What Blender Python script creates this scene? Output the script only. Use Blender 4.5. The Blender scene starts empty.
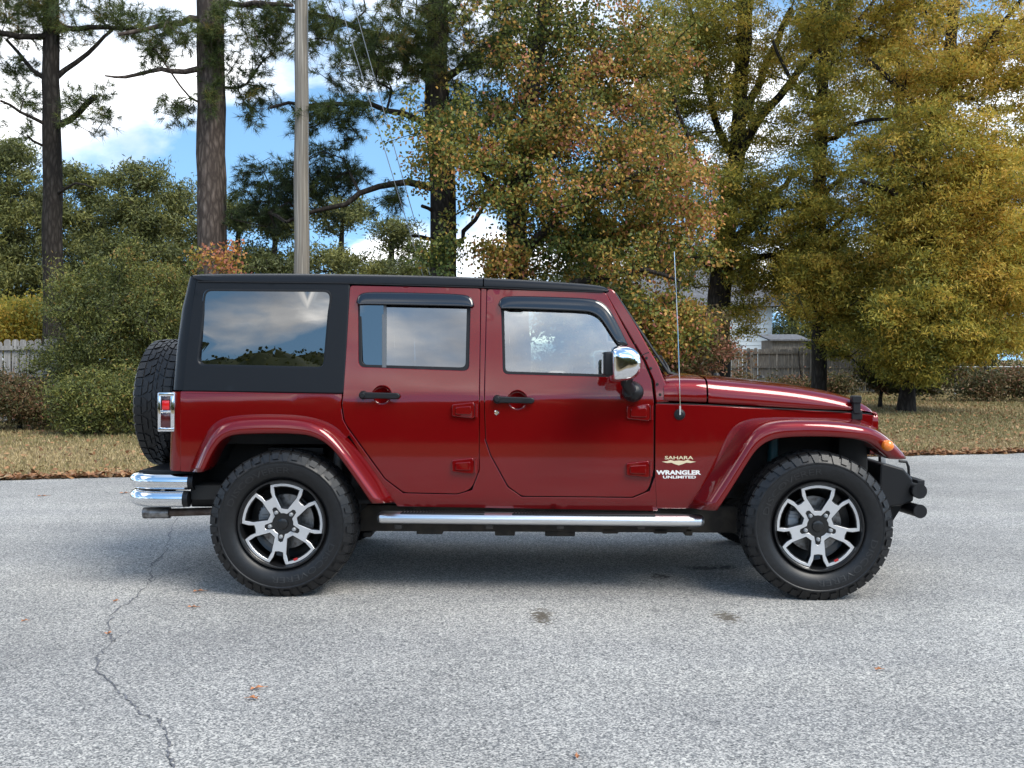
import bpy, bmesh, math, random
import numpy as np
from mathutils import Vector, Matrix, geometry
rad = math.radians
random.seed(7)
sc = bpy.context.scene
COL = sc.collection
# ------------------------------------------------------------ camera
F, CX, HY, H, D0 = 995.0, 512.0, 359.4, 1.33, 5.5
cam_d = bpy.data.cameras.new('camera')
cam = bpy.data.objects.new('camera', cam_d); COL.objects.link(cam)
cam.location = (0, -D0, H); cam.rotation_euler = (rad(90), 0, 0)
cam_d.sensor_width = 36; cam_d.lens = F/1024*36
cam_d.shift_y = -(384-HY)/1024
cam_d.clip_start = .05; cam_d.clip_end = 3000
sc.camera = cam
# ------------------------------------------------------------ light
SUN_EL, SUN_AZ = rad(50), rad(-42)          # azimuth measured from +x towards +y
SUNV = Vector((math.cos(SUN_EL)*math.cos(SUN_AZ), math.cos(SUN_EL)*math.sin(SUN_AZ), math.sin(SUN_EL)))
w = bpy.data.worlds.new('World'); sc.world = w; w.use_nodes = True
nt = w.node_tree; nt.nodes.clear()
def N(t, tree=None, **k):
    n = (tree or nt).nodes.new(t)
    for a, b in k.items(): setattr(n, a, b)
    return n
sky = N('ShaderNodeTexSky', sky_type='NISHITA', sun_disc=False)
sky.sun_elevation = SUN_EL; sky.sun_rotation = rad(90)-SUN_AZ
sky.air_density = 1.0; sky.dust_density = .3; sky.ozone_density = 1.1
bg1 = N('ShaderNodeBackground'); bg1.inputs[1].default_value = .15
bg2 = N('ShaderNodeBackground'); bg2.inputs[1].default_value = 1.15
geo = N('ShaderNodeTexCoord'); sep = N('ShaderNodeSeparateXYZ')
lift = N('ShaderNodeVectorMath', operation='ADD'); lift.inputs[1].default_value = (0, 0, .28); nrmz = N('ShaderNodeVectorMath', operation='NORMALIZE')
nt.links.new(geo.outputs['Generated'], lift.inputs[0]); nt.links.new(lift.outputs[0], nrmz.inputs[0]); nt.links.new(nrmz.outputs[0], sky.inputs[0])
nt.links.new(geo.outputs['Generated'], sep.inputs[0])
add = N('ShaderNodeMath', operation='ADD'); add.inputs[1].default_value = .19
mx = N('ShaderNodeMath', operation='MAXIMUM'); mx.inputs[1].default_value = 0
nt.links.new(sep.outputs[2], mx.inputs[0]); nt.links.new(mx.outputs[0], add.inputs[0])
dx = N('ShaderNodeMath', operation='DIVIDE'); dy = N('ShaderNodeMath', operation='DIVIDE')
nt.links.new(sep.outputs[0], dx.inputs[0]); nt.links.new(add.outputs[0], dx.inputs[1])
nt.links.new(sep.outputs[1], dy.inputs[0]); nt.links.new(add.outputs[0], dy.inputs[1])
cmb = N('ShaderNodeCombineXYZ'); nt.links.new(dx.outputs[0], cmb.inputs[0]); nt.links.new(dy.outputs[0], cmb.inputs[1])
mp = N('ShaderNodeMapping'); mp.inputs['Location'].default_value = (34.55, 35.95, 0)
nt.links.new(cmb.outputs[0], mp.inputs[0])
nz = N('ShaderNodeTexNoise'); nz.inputs['Scale'].default_value = 1.15; nz.inputs['Detail'].default_value = 9; nz.inputs['Roughness'].default_value = .52
nz.inputs['Distortion'].default_value = .25
nt.links.new(mp.outputs[0], nz.inputs['Vector'])
rp = N('ShaderNodeValToRGB'); rp.color_ramp.elements[0].position = .48; rp.color_ramp.elements[1].position = .60
nt.links.new(nz.outputs[0], rp.inputs[0])
nz2 = N('ShaderNodeTexNoise'); nz2.inputs['Scale'].default_value = 2.0; nz2.inputs['Detail'].default_value = 6
nt.links.new(mp.outputs[0], nz2.inputs['Vector'])
rp2 = N('ShaderNodeValToRGB'); rp2.color_ramp.elements[0].position = .36; rp2.color_ramp.elements[1].position = .66
rp2.color_ramp.elements[0].color = (.46, .50, .57, 1); rp2.color_ramp.elements[1].color = (2.1, 2.06, 1.98, 1); _e = rp2.color_ramp.elements.new(.54); _e.color = (.95, .96, .97, 1)
nt.links.new(nz2.outputs[0], rp2.inputs[0]); nt.links.new(rp2.outputs[0], bg2.inputs[0])
tn = N('ShaderNodeMix', data_type='RGBA', blend_type='MULTIPLY'); tn.inputs[0].default_value = 1; tn.inputs[7].default_value = (.86, 1.06, 1.04, 1)
nt.links.new(sky.outputs[0], tn.inputs[6]); nt.links.new(tn.outputs[2], bg1.inputs[0])
mix = N('ShaderNodeMixShader'); out = N('ShaderNodeOutputWorld')
nt.links.new(rp.outputs[0], mix.inputs[0]); nt.links.new(bg1.outputs[0], mix.inputs[1]); nt.links.new(bg2.outputs[0], mix.inputs[2])
nt.links.new(mix.outputs[0], out.inputs[0])
sd = bpy.data.lights.new('sun', 'SUN'); sd.energy = 2.2; sd.angle = rad(30); sd.color = (1, .94, .84)
so = bpy.data.objects.new('sun', sd); COL.objects.link(so)
so.rotation_euler = SUNV.to_track_quat('Z', 'Y').to_euler(); so.location = (20, 10, 30)
vs = sc.view_settings; vs.view_transform = 'Standard'; vs.look = 'None'; vs.gamma = 1; vs.exposure = 1.05
sc.cycles.use_denoising = True
sc.cycles.max_bounces = 8; sc.cycles.transparent_max_bounces = 12
sc.cycles.caustics_reflective = False; sc.cycles.caustics_refractive = False
# ------------------------------------------------------------ materials
def mat(name, base=(.5, .5, .5), rough=.5, metal=0, coat=0, spec=.5, emit=None, bump=None, vary=None, transl=0, coat_rough=.045):
    """bump=(scale, strength, distance), vary=(scale, second colour, low, high)"""
    m = bpy.data.materials.new(name); m.use_nodes = True
    t = m.node_tree; b = t.nodes['Principled BSDF']
    b.inputs['Base Color'].default_value = (*base, 1); b.inputs['Roughness'].default_value = rough
    b.inputs['Metallic'].default_value = metal; b.inputs['Coat Weight'].default_value = coat; b.inputs['Coat Roughness'].default_value = coat_rough
    b.inputs['Specular IOR Level'].default_value = spec
    tc = t.nodes.new('ShaderNodeTexCoord')
    if vary:
        n = N('ShaderNodeTexNoise', t); n.inputs['Scale'].default_value = vary[0]; n.inputs['Detail'].default_value = 6
        r = N('ShaderNodeValToRGB', t); r.color_ramp.elements[0].position = vary[2]; r.color_ramp.elements[1].position = vary[3]
        r.color_ramp.elements[0].color = (*base, 1); r.color_ramp.elements[1].color = (*vary[1], 1)
        t.links.new(tc.outputs['Object'], n.inputs['Vector']); t.links.new(n.outputs[0], r.inputs[0]); t.links.new(r.outputs[0], b.inputs['Base Color'])
    if bump:
        n = N('ShaderNodeTexNoise', t); n.inputs['Scale'].default_value = bump[0]; n.inputs['Detail'].default_value = 4
        bp = N('ShaderNodeBump', t); bp.inputs['Strength'].default_value = bump[1]; bp.inputs['Distance'].default_value = bump[2]
        t.links.new(tc.outputs['Object'], n.inputs['Vector']); t.links.new(n.outputs[0], bp.inputs['Height']); t.links.new(bp.outputs[0], b.inputs['Normal'])
    if emit: b.inputs['Emission Color'].default_value = (*emit[0], 1); b.inputs['Emission Strength'].default_value = emit[1]
    return m
M = {}
M['paint'] = mat('dark_red_metallic_paint', (.15, .0028, .0035), .36, .35, 1.0, .0, bump=(3.5, .02, .02))
M['paint'].node_tree.nodes['Principled BSDF'].inputs['Coat IOR'].default_value = 1.55
M['hardtop'] = mat('black_grained_hardtop', (.005, .006, .008), .38, 0, 0, .25, bump=(900, .15, .001))
M['plastic'] = mat('black_plastic', (.007, .007, .008), .45, 0, 0, .35, bump=(500, .1, .001))
M['gloss_black'] = mat('smoked_acrylic', (.008, .009, .012), .08, 0, .5)
M['rubber'] = mat('black_rubber', (.007, .007, .008), .5, 0, 0, .35)
M['tyre'] = mat('tyre_rubber', (.006, .006, .0065), .42, 0, 0, .4, vary=(40, (.010, .010, .011), .4, .7), bump=(150, .2, .002))
M['chrome'] = mat('chrome', (.82, .83, .85), .07, 1)
M['alu'] = mat('brushed_aluminium', (.80, .81, .83), .32, 1, bump=(60, .05, .002))
M['machined'] = mat('machined_alloy', (.72, .72, .73), .33, .8)
M['rim_black'] = mat('gloss_black_alloy', (.006, .006, .0065), .3, 0, .2)
M['steel'] = mat('brake_steel', (.30, .30, .30), .4, .9, vary=(30, (.12, .10, .09), .45, .7))
M['cast'] = mat('grey_cast_metal', (.28, .29, .30), .5, .4)
M['dark'] = mat('dark_underbody', (.010, .010, .010), .8)
M['grime'] = mat('grimy_chassis', (.028, .024, .020), .75, vary=(12, (.055, .045, .035), .45, .65))
M['rust'] = mat('rusty_pipe', (.10, .07, .055), .6, .5, vary=(18, (.19, .15, .13), .4, .7))
M['teal'] = mat('teal_shock_paint', (.015, .09, .12), .4)
M['redpart'] = mat('red_caliper_paint', (.35, .008, .01), .3, 0, .5)
M['orange'] = mat('amber_lens', (.85, .20, .015), .15, 0, .6)
M['redlens'] = mat('red_lens', (.55, .01, .012), .12, 0, .8)
M['smoke_lens'] = mat('smoked_red_lens', (.06, .01, .012), .12, 0, .8)
M['decal_w'] = mat('white_vinyl', (.72, .70, .68), .5)
M['decal_t'] = mat('tan_vinyl', (.62, .52, .34), .5)
M['decal_b'] = mat('raised_tyre_lettering', (.015, .015, .016), .5)
M['seat'] = mat('grey_seat_fabric', (.09, .085, .08), .9)
M['dash'] = mat('dark_dashboard', (.02, .02, .021), .6)
def glass(name, tint, refl=1.0, dirt=0.0, gain=2.3):
    m = bpy.data.materials.new(name); m.use_nodes = True
    t = m.node_tree; t.nodes.clear()
    o = N('ShaderNodeOutputMaterial', t); tr = N('ShaderNodeBsdfTransparent', t); gl = N('ShaderNodeBsdfGlossy', t)
    tr.inputs[0].default_value = (*tint, 1); gl.inputs['Roughness'].default_value = .005
    gl.inputs['Color'].default_value = (refl, refl, refl, 1)
    fr = N('ShaderNodeFresnel', t); fr.inputs[0].default_value = 1.7
    n = N('ShaderNodeTexNoise', t); n.inputs['Scale'].default_value = 2.2; n.inputs['Detail'].default_value = 1
    tc = N('ShaderNodeTexCoord', t); bp = N('ShaderNodeBump', t); bp.inputs['Strength'].default_value = .008; bp.inputs['Distance'].default_value = .03
    t.links.new(tc.outputs['Object'], n.inputs['Vector']); t.links.new(n.outputs[0], bp.inputs['Height']); t.links.new(bp.outputs[0], gl.inputs['Normal'])
    ml = N('ShaderNodeMath', t, operation='MULTIPLY_ADD'); ml.inputs[1].default_value = gain; ml.inputs[2].default_value = .02; ml.use_clamp = True
    mxs = N('ShaderNodeMixShader', t)
    t.links.new(fr.outputs[0], ml.inputs[0]); t.links.new(ml.outputs[0], mxs.inputs[0]); t.links.new(tr.outputs[0], mxs.inputs[1]); t.links.new(gl.outputs[0], mxs.inputs[2])
    last = mxs
    if dirt:
        df = N('ShaderNodeBsdfDiffuse', t); df.inputs[0].default_value = (.55, .58, .52, 1)
        m2 = N('ShaderNodeMixShader', t); m2.inputs[0].default_value = dirt
        t.links.new(mxs.outputs[0], m2.inputs[1]); t.links.new(df.outputs[0], m2.inputs[2]); last = m2
    t.links.new(last.outputs[0], o.inputs[0]); return m
M['glass_dark'] = glass('dark_tinted_glass', (.015, .017, .02), .9)
M['glass_mid'] = glass('tinted_glass', (.05, .055, .06), .95, 0, 3.2)
M['glass_clear'] = glass('greenish_glass', (.50, .57, .52), 1.0, .02, 4.2)
def leafmat(name, stops, transl=.35, rough=.6):
    m = bpy.data.materials.new(name); m.use_nodes = True
    t = m.node_tree; t.nodes.clear()
    o = N('ShaderNodeOutputMaterial', t); at = N('ShaderNodeAttribute', t); at.attribute_name = 'tint'
    r = N('ShaderNodeValToRGB', t); e = r.color_ramp.elements
    while len(e) < len(stops): e.new(.5)
    for i, (p, c) in enumerate(stops): e[i].position = p; e[i].color = (*c, 1)
    d = N('ShaderNodeBsdfPrincipled', t); d.inputs['Roughness'].default_value = rough; d.inputs['Specular IOR Level'].default_value = .35
    tl = N('ShaderNodeBsdfTranslucent', t); mxs = N('ShaderNodeMixShader', t); mxs.inputs[0].default_value = transl
    t.links.new(at.outputs['Fac'], r.inputs[0]); t.links.new(r.outputs[0], d.inputs['Base Color']); t.links.new(r.outputs[0], tl.inputs[0])
    t.links.new(d.outputs[0], mxs.inputs[1]); t.links.new(tl.outputs[0], mxs.inputs[2]); t.links.new(mxs.outputs[0], o.inputs[0])
    return m
def barkmat(name, c1, c2, sx=14, sz=2.2, dist=.03):
    m = bpy.data.materials.new(name); m.use_nodes = True
    t = m.node_tree; b = t.nodes['Principled BSDF']; b.inputs['Roughness'].default_value = .95; b.inputs['Specular IOR Level'].default_value = .1
    tc = N('ShaderNodeTexCoord', t); mpp = N('ShaderNodeMapping', t); mpp.inputs['Scale'].default_value = (sx, sx, sz)
    v = N('ShaderNodeTexVoronoi', t); v.feature = 'DISTANCE_TO_EDGE'; v.inputs['Scale'].default_value = 1
    n = N('ShaderNodeTexNoise', t); n.inputs['Scale'].default_value = 1.5; n.inputs['Detail'].default_value = 8
    t.links.new(tc.outputs['Object'], mpp.inputs[0]); t.links.new(mpp.outputs[0], n.inputs['Vector'])
    mv = N('ShaderNodeVectorMath', t, operation='ADD'); t.links.new(mpp.outputs[0], mv.inputs[0]); t.links.new(n.outputs['Color'], mv.inputs[1]); t.links.new(mv.outputs[0], v.inputs['Vector'])
    r = N('ShaderNodeValToRGB', t); r.color_ramp.elements[0].color = (*c1, 1); r.color_ramp.elements[1].color = (*c2, 1)
    r.color_ramp.elements[0].position = .02; r.color_ramp.elements[1].position = .35
    ad = N('ShaderNodeMath', t, operation='MULTIPLY'); t.links.new(v.outputs[0], ad.inputs[0]); t.links.new(n.outputs[0], ad.inputs[1])
    t.links.new(ad.outputs[0], r.inputs[0]); t.links.new(r.outputs[0], b.inputs['Base Color'])
    bp = N('ShaderNodeBump', t); bp.inputs['Distance'].default_value = dist; bp.inputs['Strength'].default_value = .9
    t.links.new(ad.outputs[0], bp.inputs['Height']); t.links.new(bp.outputs[0], b.inputs['Normal'])
    return m
M['bark_pine'] = barkmat('pine_bark', (.065, .05, .042), (.26, .205, .17), 9, 2.5, .05)
M['bark_dark'] = barkmat('dark_bark', (.025, .021, .018), (.085, .073, .062), 12, 3, .03)
M['bark_grey'] = barkmat('grey_bark', (.03, .027, .024), (.085, .078, .07), 14, 3, .02)
M['pole'] = barkmat('weathered_pole_wood', (.20, .175, .145), (.52, .475, .41), 30, .25, .02)
# ------------------------------------------------------------ object helpers
def tag(o, label=None, cat=None, group=None, kind=None):
    if label: o['label'] = label
    if cat: o['category'] = cat
    if group: o['group'] = group
    if kind: o['kind'] = kind
    return o
def empty(name, loc=(0, 0, 0), rz=0):
    o = bpy.data.objects.new(name, None); COL.objects.link(o); o.location = loc; o.rotation_euler = (0, 0, rz); o.empty_display_size = .2
    return o
def link(name, me, m, parent=None, loc=None):
    o = bpy.data.objects.new(name, me); COL.objects.link(o)
    if m is not None:
        me.materials.clear()
        for q in (m if isinstance(m, (list, tuple)) else [m]): me.materials.append(q)
    if parent is not None: o.parent = parent
    if loc is not None: o.location = loc
    return o
def npmesh(name, V, Fq, nper, tint=None, smooth=False):
    me = bpy.data.meshes.new(name); V = np.asarray(V, dtype=np.float32); Fq = np.asarray(Fq, dtype=np.int32)
    me.vertices.add(len(V)); me.vertices.foreach_set('co', V.ravel())
    me.loops.add(Fq.size); me.loops.foreach_set('vertex_index', Fq.ravel())
    nf = Fq.size//nper; me.polygons.add(nf); me.polygons.foreach_set('loop_start', np.arange(nf, dtype=np.int32)*nper)
    if smooth: me.polygons.foreach_set('use_smooth', np.ones(nf, dtype=bool))
    if tint is not None:
        a = me.attributes.new('tint', 'FLOAT', 'FACE'); a.data.foreach_set('value', np.asarray(tint, dtype=np.float32))
    me.update(calc_edges=True); return me
def pmesh(name, V, Fs, smooth=True, sharp=35):
    me = bpy.data.meshes.new(name); me.from_pydata([tuple(v) for v in V], [], [tuple(f) for f in Fs]); me.update()
    if smooth:
        me.polygons.foreach_set('use_smooth', [True]*len(me.polygons)); me.set_sharp_from_angle(angle=rad(sharp))
    return me
class G:                     # collects shapes, becomes ONE mesh
    def __init__(s): s.V = []; s.F = []; s.mi = []; s.cm = 0
    def add(s, V, Fs):
        o = len(s.V); s.V += [tuple(v) for v in V]; s.F += [tuple(i+o for i in f) for f in Fs]; s.mi += [s.cm]*len(Fs); return s
    def box(s, x0, x1, y0, y1, z0, z1, bev=0, rot=None):
        bm = bmesh.new(); bmesh.ops.create_cube(bm, size=1)
        for v in bm.verts: v.co = Vector(((x0+x1)/2+v.co.x*(x1-x0), (y0+y1)/2+v.co.y*(y1-y0), (z0+z1)/2+v.co.z*(z1-z0)))
        if bev: bmesh.ops.bevel(bm, geom=bm.edges[:], offset=bev, segments=3, profile=.5, affect='EDGES')
        if rot is not None:
            c = Vector(((x0+x1)/2, (y0+y1)/2, (z0+z1)/2))
            for v in bm.verts: v.co = rot @ (v.co-c) + c
        bm.verts.index_update(); s.add([v.co for v in bm.verts], [[v.index for v in f.verts] for f in bm.faces]); bm.free(); return s
    def tube(s, pts, r, n=12, cap=True):
        pts = [Vector(p) for p in pts]; rs = r if isinstance(r, (list, tuple)) else [r]*len(pts)
        V = []; Fs = []; up = None
        for i, p in enumerate(pts):
            d = (pts[min(i+1, len(pts)-1)]-pts[max(i-1, 0)]).normalized()
            if up is None: up = d.orthogonal().normalized()
            up = (up-d*up.dot(d)).normalized(); q = d.cross(up)
            for k in range(n):
                a = 2*math.pi*k/n; V.append(p+(up*math.cos(a)+q*math.sin(a))*rs[i])
        for i in range(len(pts)-1):
            for k in range(n): Fs.append((i*n+k, i*n+(k+1) % n, (i+1)*n+(k+1) % n, (i+1)*n+k))
        if cap: Fs.append(tuple(range(n))[::-1]); Fs.append(tuple((len(pts)-1)*n+k for k in range(n)))
        return s.add(V, Fs)
    def lathe(s, prof, c=(0, 0, 0), n=48, axis='Y', close=False):
        V = []; Fs = []; m = len(prof)
        for k in range(n):
            a = 2*math.pi*k/n
            for (r, h) in prof:
                if axis == 'Y': V.append((c[0]+r*math.cos(a), c[1]+h, c[2]+r*math.sin(a)))
                elif axis == 'X': V.append((c[0]+h, c[1]+r*math.cos(a), c[2]+r*math.sin(a)))
                else: V.append((c[0]+r*math.cos(a), c[1]+r*math.sin(a), c[2]+h))
        for k in range(n):
            for j in range(m-1): Fs.append((k*m+j, k*m+j+1, ((k+1) % n)*m+j+1, ((k+1) % n)*m+j))
        return s.add(V, Fs)
    def build(s, name, m, parent=None, smooth=True, sharp=35, sub=0):
        me = pmesh(name, s.V, s.F, smooth, sharp)
        o = link(name, me, m, parent)
        if any(s.mi): me.polygons.foreach_set('material_index', s.mi)
        if sub:
            md = o.modifiers.new('smooth', 'SUBSURF'); md.levels = sub; md.render_levels = sub
        return o
def W(px, py, d):            # a world point seen at (px,py) in the photograph, d metres in front of the camera
    return Vector(((px-CX)/F*d, d-D0, H+(HY-py)/F*d))
# ------------------------------------------------------------ ground, road
def roadY(x): return 6.8+.249*x
def ground_material():
    m = bpy.data.materials.new('autumn_lawn'); m.use_nodes = True; t = m.node_tree; b = t.nodes['Principled BSDF']
    b.inputs['Roughness'].default_value = .95; b.inputs['Specular IOR Level'].default_value = .1
    tc = N('ShaderNodeTexCoord', t)
    def noise(s, d=8): 
        n = N('ShaderNodeTexNoise', t); n.inputs['Scale'].default_value = s; n.inputs['Detail'].default_value = d; t.links.new(tc.outputs['Object'], n.inputs['Vector']); return n
    a, c, e = noise(.35), noise(6), noise(38)
    r1 = N('ShaderNodeValToRGB', t); r1.color_ramp.elements[0].color = (.21, .155, .08, 1); r1.color_ramp.elements[1].color = (.18, .17, .075, 1)
    r1.color_ramp.elements[0].position = .42; r1.color_ramp.elements[1].position = .6
    r2 = N('ShaderNodeValToRGB', t); r2.color_ramp.elements[0].color = (.09, .06, .035, 1); r2.color_ramp.elements[1].color = (.28, .21, .12, 1)
    r2.color_ramp.elements[0].position = .35; r2.color_ramp.elements[1].position = .65
    mxn = N('ShaderNodeMix', t, data_type='RGBA'); mxn.inputs[0].default_value = .5
    t.links.new(a.outputs[0], r1.inputs[0]); t.links.new(e.outputs[0], r2.inputs[0])
    t.links.new(c.outputs[0], mxn.inputs[0]); t.links.new(r1.outputs[0], mxn.inputs[6]); t.links.new(r2.outputs[0], mxn.inputs[7]); t.links.new(mxn.outputs[2], b.inputs['Base Color'])
    bp = N('ShaderNodeBump', t); bp.inputs['Distance'].default_value = .04; t.links.new(e.outputs[0], bp.inputs['Height']); t.links.new(bp.outputs[0], b.inputs['Normal'])
    return m
def road_material():
    m = bpy.data.materials.new('worn_grey_asphalt'); m.use_nodes = True; t = m.node_tree; b = t.nodes['Principled BSDF']
    b.inputs['Roughness'].default_value = .85; b.inputs['Specular IOR Level'].default_value = .25
    tc = N('ShaderNodeTexCoord', t)
    def L(a, b_): t.links.new(a, b_)
    v = N('ShaderNodeTexVoronoi', t); v.inputs['Scale'].default_value = 165; L(tc.outputs['Object'], v.inputs['Vector'])
    v2 = N('ShaderNodeTexVoronoi', t); v2.inputs['Scale'].default_value = 120; L(tc.outputs['Object'], v2.inputs['Vector'])
    s1 = N('ShaderNodeSeparateColor', t); L(v.outputs['Color'], s1.inputs[0])
    s2 = N('ShaderNodeSeparateColor', t); L(v2.outputs['Color'], s2.inputs[0])
    av = N('ShaderNodeMath', t, operation='MULTIPLY_ADD'); av.inputs[1].default_value = .68; L(s1.outputs[0], av.inputs[0])
    h = N('ShaderNodeMath', t, operation='MULTIPLY'); h.inputs[1].default_value = .32; L(s2.outputs[1], h.inputs[0]); L(h.outputs[0], av.inputs[2])
    r = N('ShaderNodeValToRGB', t); e = r.color_ramp.elements; e[0].position = .05; e[0].color = (.09, .095, .105, 1); e[1].position = .95; e[1].color = (.80, .79, .77, 1)
    q = e.new(.45); q.color = (.31, .318, .33, 1)
    L(av.outputs[0], r.inputs[0])
    # tar between stones
    # broad tone
    n = N('ShaderNodeTexNoise', t); n.inputs['Scale'].default_value = .55; n.inputs['Detail'].default_value = 7; n.inputs['Roughness'].default_value = .6; L(tc.outputs['Object'], n.inputs['Vector'])
    r3 = N('ShaderNodeValToRGB', t); r3.color_ramp.elements[0].position = .3; r3.color_ramp.elements[1].position = .7
    r3.color_ramp.elements[0].color = (.55, .53, .50, 1); r3.color_ramp.elements[1].color = (.86, .83, .775, 1); L(n.outputs[0], r3.inputs[0])
    m1 = N('ShaderNodeMix', t, data_type='RGBA', blend_type='MULTIPLY'); m1.inputs[0].default_value = 1; L(r.outputs[0], m1.inputs[6]); L(r3.outputs[0], m1.inputs[7])
    mw = N('ShaderNodeMapping', t); mw.inputs['Scale'].default_value = (.16, 1.1, 1); L(tc.outputs['Object'], mw.inputs[0])
    nw = N('ShaderNodeTexNoise', t); nw.inputs['Scale'].default_value = 1.3; nw.inputs['Detail'].default_value = 6; L(mw.outputs[0], nw.inputs['Vector'])
    r4 = N('ShaderNodeValToRGB', t); r4.color_ramp.elements[0].position = .33; r4.color_ramp.elements[1].position = .62
    r4.color_ramp.elements[0].color = (.88, .885, .90, 1); r4.color_ramp.elements[1].color = (1.06, 1.06, 1.05, 1); L(nw.outputs[0], r4.inputs[0])
    m5 = N('ShaderNodeMix', t, data_type='RGBA', blend_type='MULTIPLY'); m5.inputs[0].default_value = 1; L(m1.outputs[2], m5.inputs[6]); L(r4.outputs[0], m5.inputs[7])
    last = m5.outputs[2]
    # oil and mud spots: (x, y, radius)
    def spot(px, py, rx, ry, col, amt, last):
        d = F*H/(py-HY); X = (px-CX)/F*d; Y = d-D0
        mp_ = N('ShaderNodeMapping', t); mp_.vector_type = 'POINT'
        sx = d/F*rx; sy = (F*H/(py-ry-HY)-F*H/(py+ry-HY))/2
        mp_.inputs['Scale'].default_value = (1/sx, 1/sy, 0); mp_.inputs['Location'].default_value = (-X/sx, -Y/sy, 0)
        L(tc.outputs['Object'], mp_.inputs[0])
        ln = N('ShaderNodeVectorMath', t, operation='LENGTH'); L(mp_.outputs[0], ln.inputs[0])
        nn = N('ShaderNodeTexNoise', t); nn.inputs['Scale'].default_value = 32; nn.inputs['Detail'].default_value = 5; L(tc.outputs['Object'], nn.inputs['Vector'])
        a_ = N('ShaderNodeMath', t, operation='MULTIPLY_ADD'); a_.inputs[1].default_value = 2.6; L(nn.outputs[0], a_.inputs[0]); L(ln.outputs['Value'], a_.inputs[2])
        mr = N('ShaderNodeMapRange', t); mr.inputs[1].default_value = 1.65; mr.inputs[2].default_value = 2.1; mr.inputs[3].default_value = amt; mr.inputs[4].default_value = 0; L(a_.outputs[0], mr.inputs[0])
        mm = N('ShaderNodeMix', t, data_type='RGBA'); L(mr.outputs[0], mm.inputs[0]); L(last, mm.inputs[6]); mm.inputs[7].default_value = (*col, 1)
        return mm.outputs[2]
    last = spot(542, 617, 15, 10, (.07, .055, .035), .85, last)
    last = spot(727, 618, 18, 8, (.07, .055, .035), .8, last)
    last = spot(661, 577, 13, 4, (.02, .02, .022), .8, last)
    last = spot(703, 569, 22, 3, (.02, .02, .022), .7, last)
    last = spot(725, 568, 16, 3, (.02, .02, .022), .7, last)
    last = spot(655, 611, 10, 3, (.09, .09, .09), .5, last)
    L(last, b.inputs['Base Color'])
    bp = N('ShaderNodeBump', t); bp.inputs['Distance'].default_value = .004; bp.inputs['Strength'].default_value = .7
    L(av.outputs[0], bp.inputs['Height']); L(bp.outputs[0], b.inputs['Normal'])
    return m
g = G(); R0 = 1500
g.add([(-R0, -R0, 0), (R0, -R0, 0), (R0, R0, 0), (-R0, R0, 0)], [(0, 1, 2, 3)])
tag(g.build('ground', ground_material(), smooth=False), 'tan and green lawn strewn with fallen leaves behind the road', None, None, 'structure')
rng = np.random.default_rng(5)
g = G(); xs = np.linspace(-60, 60, 1201)
ed = np.convolve(rng.normal(0, 1, 1240), np.ones(12)/12, 'same')[:1201]*.22+np.convolve(rng.normal(0, 1, 1240), np.ones(3)/3, 'same')[:1201]*.025
V = []; Fs = []
for i, x in enumerate(xs): V += [(x, -13, .004), (x, roadY(x)+ed[i], .004)]
for i in range(len(xs)-1): Fs.append((2*i, 2*i+2, 2*i+3, 2*i+1))
g.add(V, Fs); tag(g.build('road', road_material(), smooth=False), 'pale grey worn asphalt under the red car', None, None, 'structure')
# crack
def crack(pts, wd, seed):
    r_ = random.Random(seed); P = []
    for (a, b_) in zip(pts[:-1], pts[1:]):
        pa = [(a[0]+(b_[0]-a[0])*k/9, a[1]+(b_[1]-a[1])*k/9) for k in range(9)]
        P += [(x+r_.gauss(0, 1.6), y+r_.gauss(0, .9)) for x, y in pa]
    V = []; Fs = []
    for (px, py) in P:
        d = F*H/(py-HY); X = (px-CX)/F*d; ww = wd*r_.uniform(.15, 1.0)
        zz = .0055+len(V)*.00001; V += [(X-ww, d-D0, zz), (X+ww, d-D0+r_.gauss(0, .002), zz)]
    for i in range(len(P)-1): Fs.append((2*i, 2*i+1, 2*i+3, 2*i+2))
    return V, Fs
M['crack'] = mat('dark_crack', (.06, .06, .065), .95, vary=(60, (.16, .16, .17), .4, .6))
g = G()
for k, pl in enumerate([[(176, 520), (163, 555), (150, 568), (152, 580), (135, 600), (112, 614), (108, 634), (115, 640), (98, 655), (97, 672), (125, 696), (140, 715), (160, 722), (170, 742), (166, 755), (176, 772)],
        [(152, 580), (190, 568), (215, 560)], [(115, 640), (135, 632)], [(0, 497), (60, 496), (130, 494)]]):
    g.add(*crack(pl, .0045 if k else .007, k))
tag(g.build('road_crack', M['crack'], smooth=False), 'thin jagged crack running down the left side of the asphalt', None, None, 'structure')
# ------------------------------------------------------------ lawn grass + fallen leaves (uncountable)
def leaf_quads(P, A, B, ln, wd):
    """diamond leaves: centre P, long axis A, cross axis B"""
    n = len(P); V = np.empty((n, 4, 3), np.float32)
    V[:, 0] = P-A*ln[:, None]*.5; V[:, 1] = P+B*wd[:, None]*.5-A*ln[:, None]*.08; V[:, 2] = P+A*ln[:, None]*.5; V[:, 3] = P-B*wd[:, None]*.5-A*ln[:, None]*.08
    return V.reshape(-1, 3), np.arange(n*4, dtype=np.int32)
def unit(a): return a/np.linalg.norm(a, axis=1, keepdims=True)
def ground_scatter(n, dmin, dmax, pw, seed):
    r = np.random.default_rng(seed); d = dmin+(dmax-dmin)*r.random(n)**pw
    X = (r.random(n)*1.24-.12-.5)*1024/F*d; Y = d-D0
    return X, Y, r
M['leaf_litter'] = leafmat('fallen_leaves_litter', [(0, (.09, .045, .022)), (.35, (.22, .10, .045)), (.65, (.36, .18, .08)), (1, (.30, .22, .12))], .1)
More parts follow.
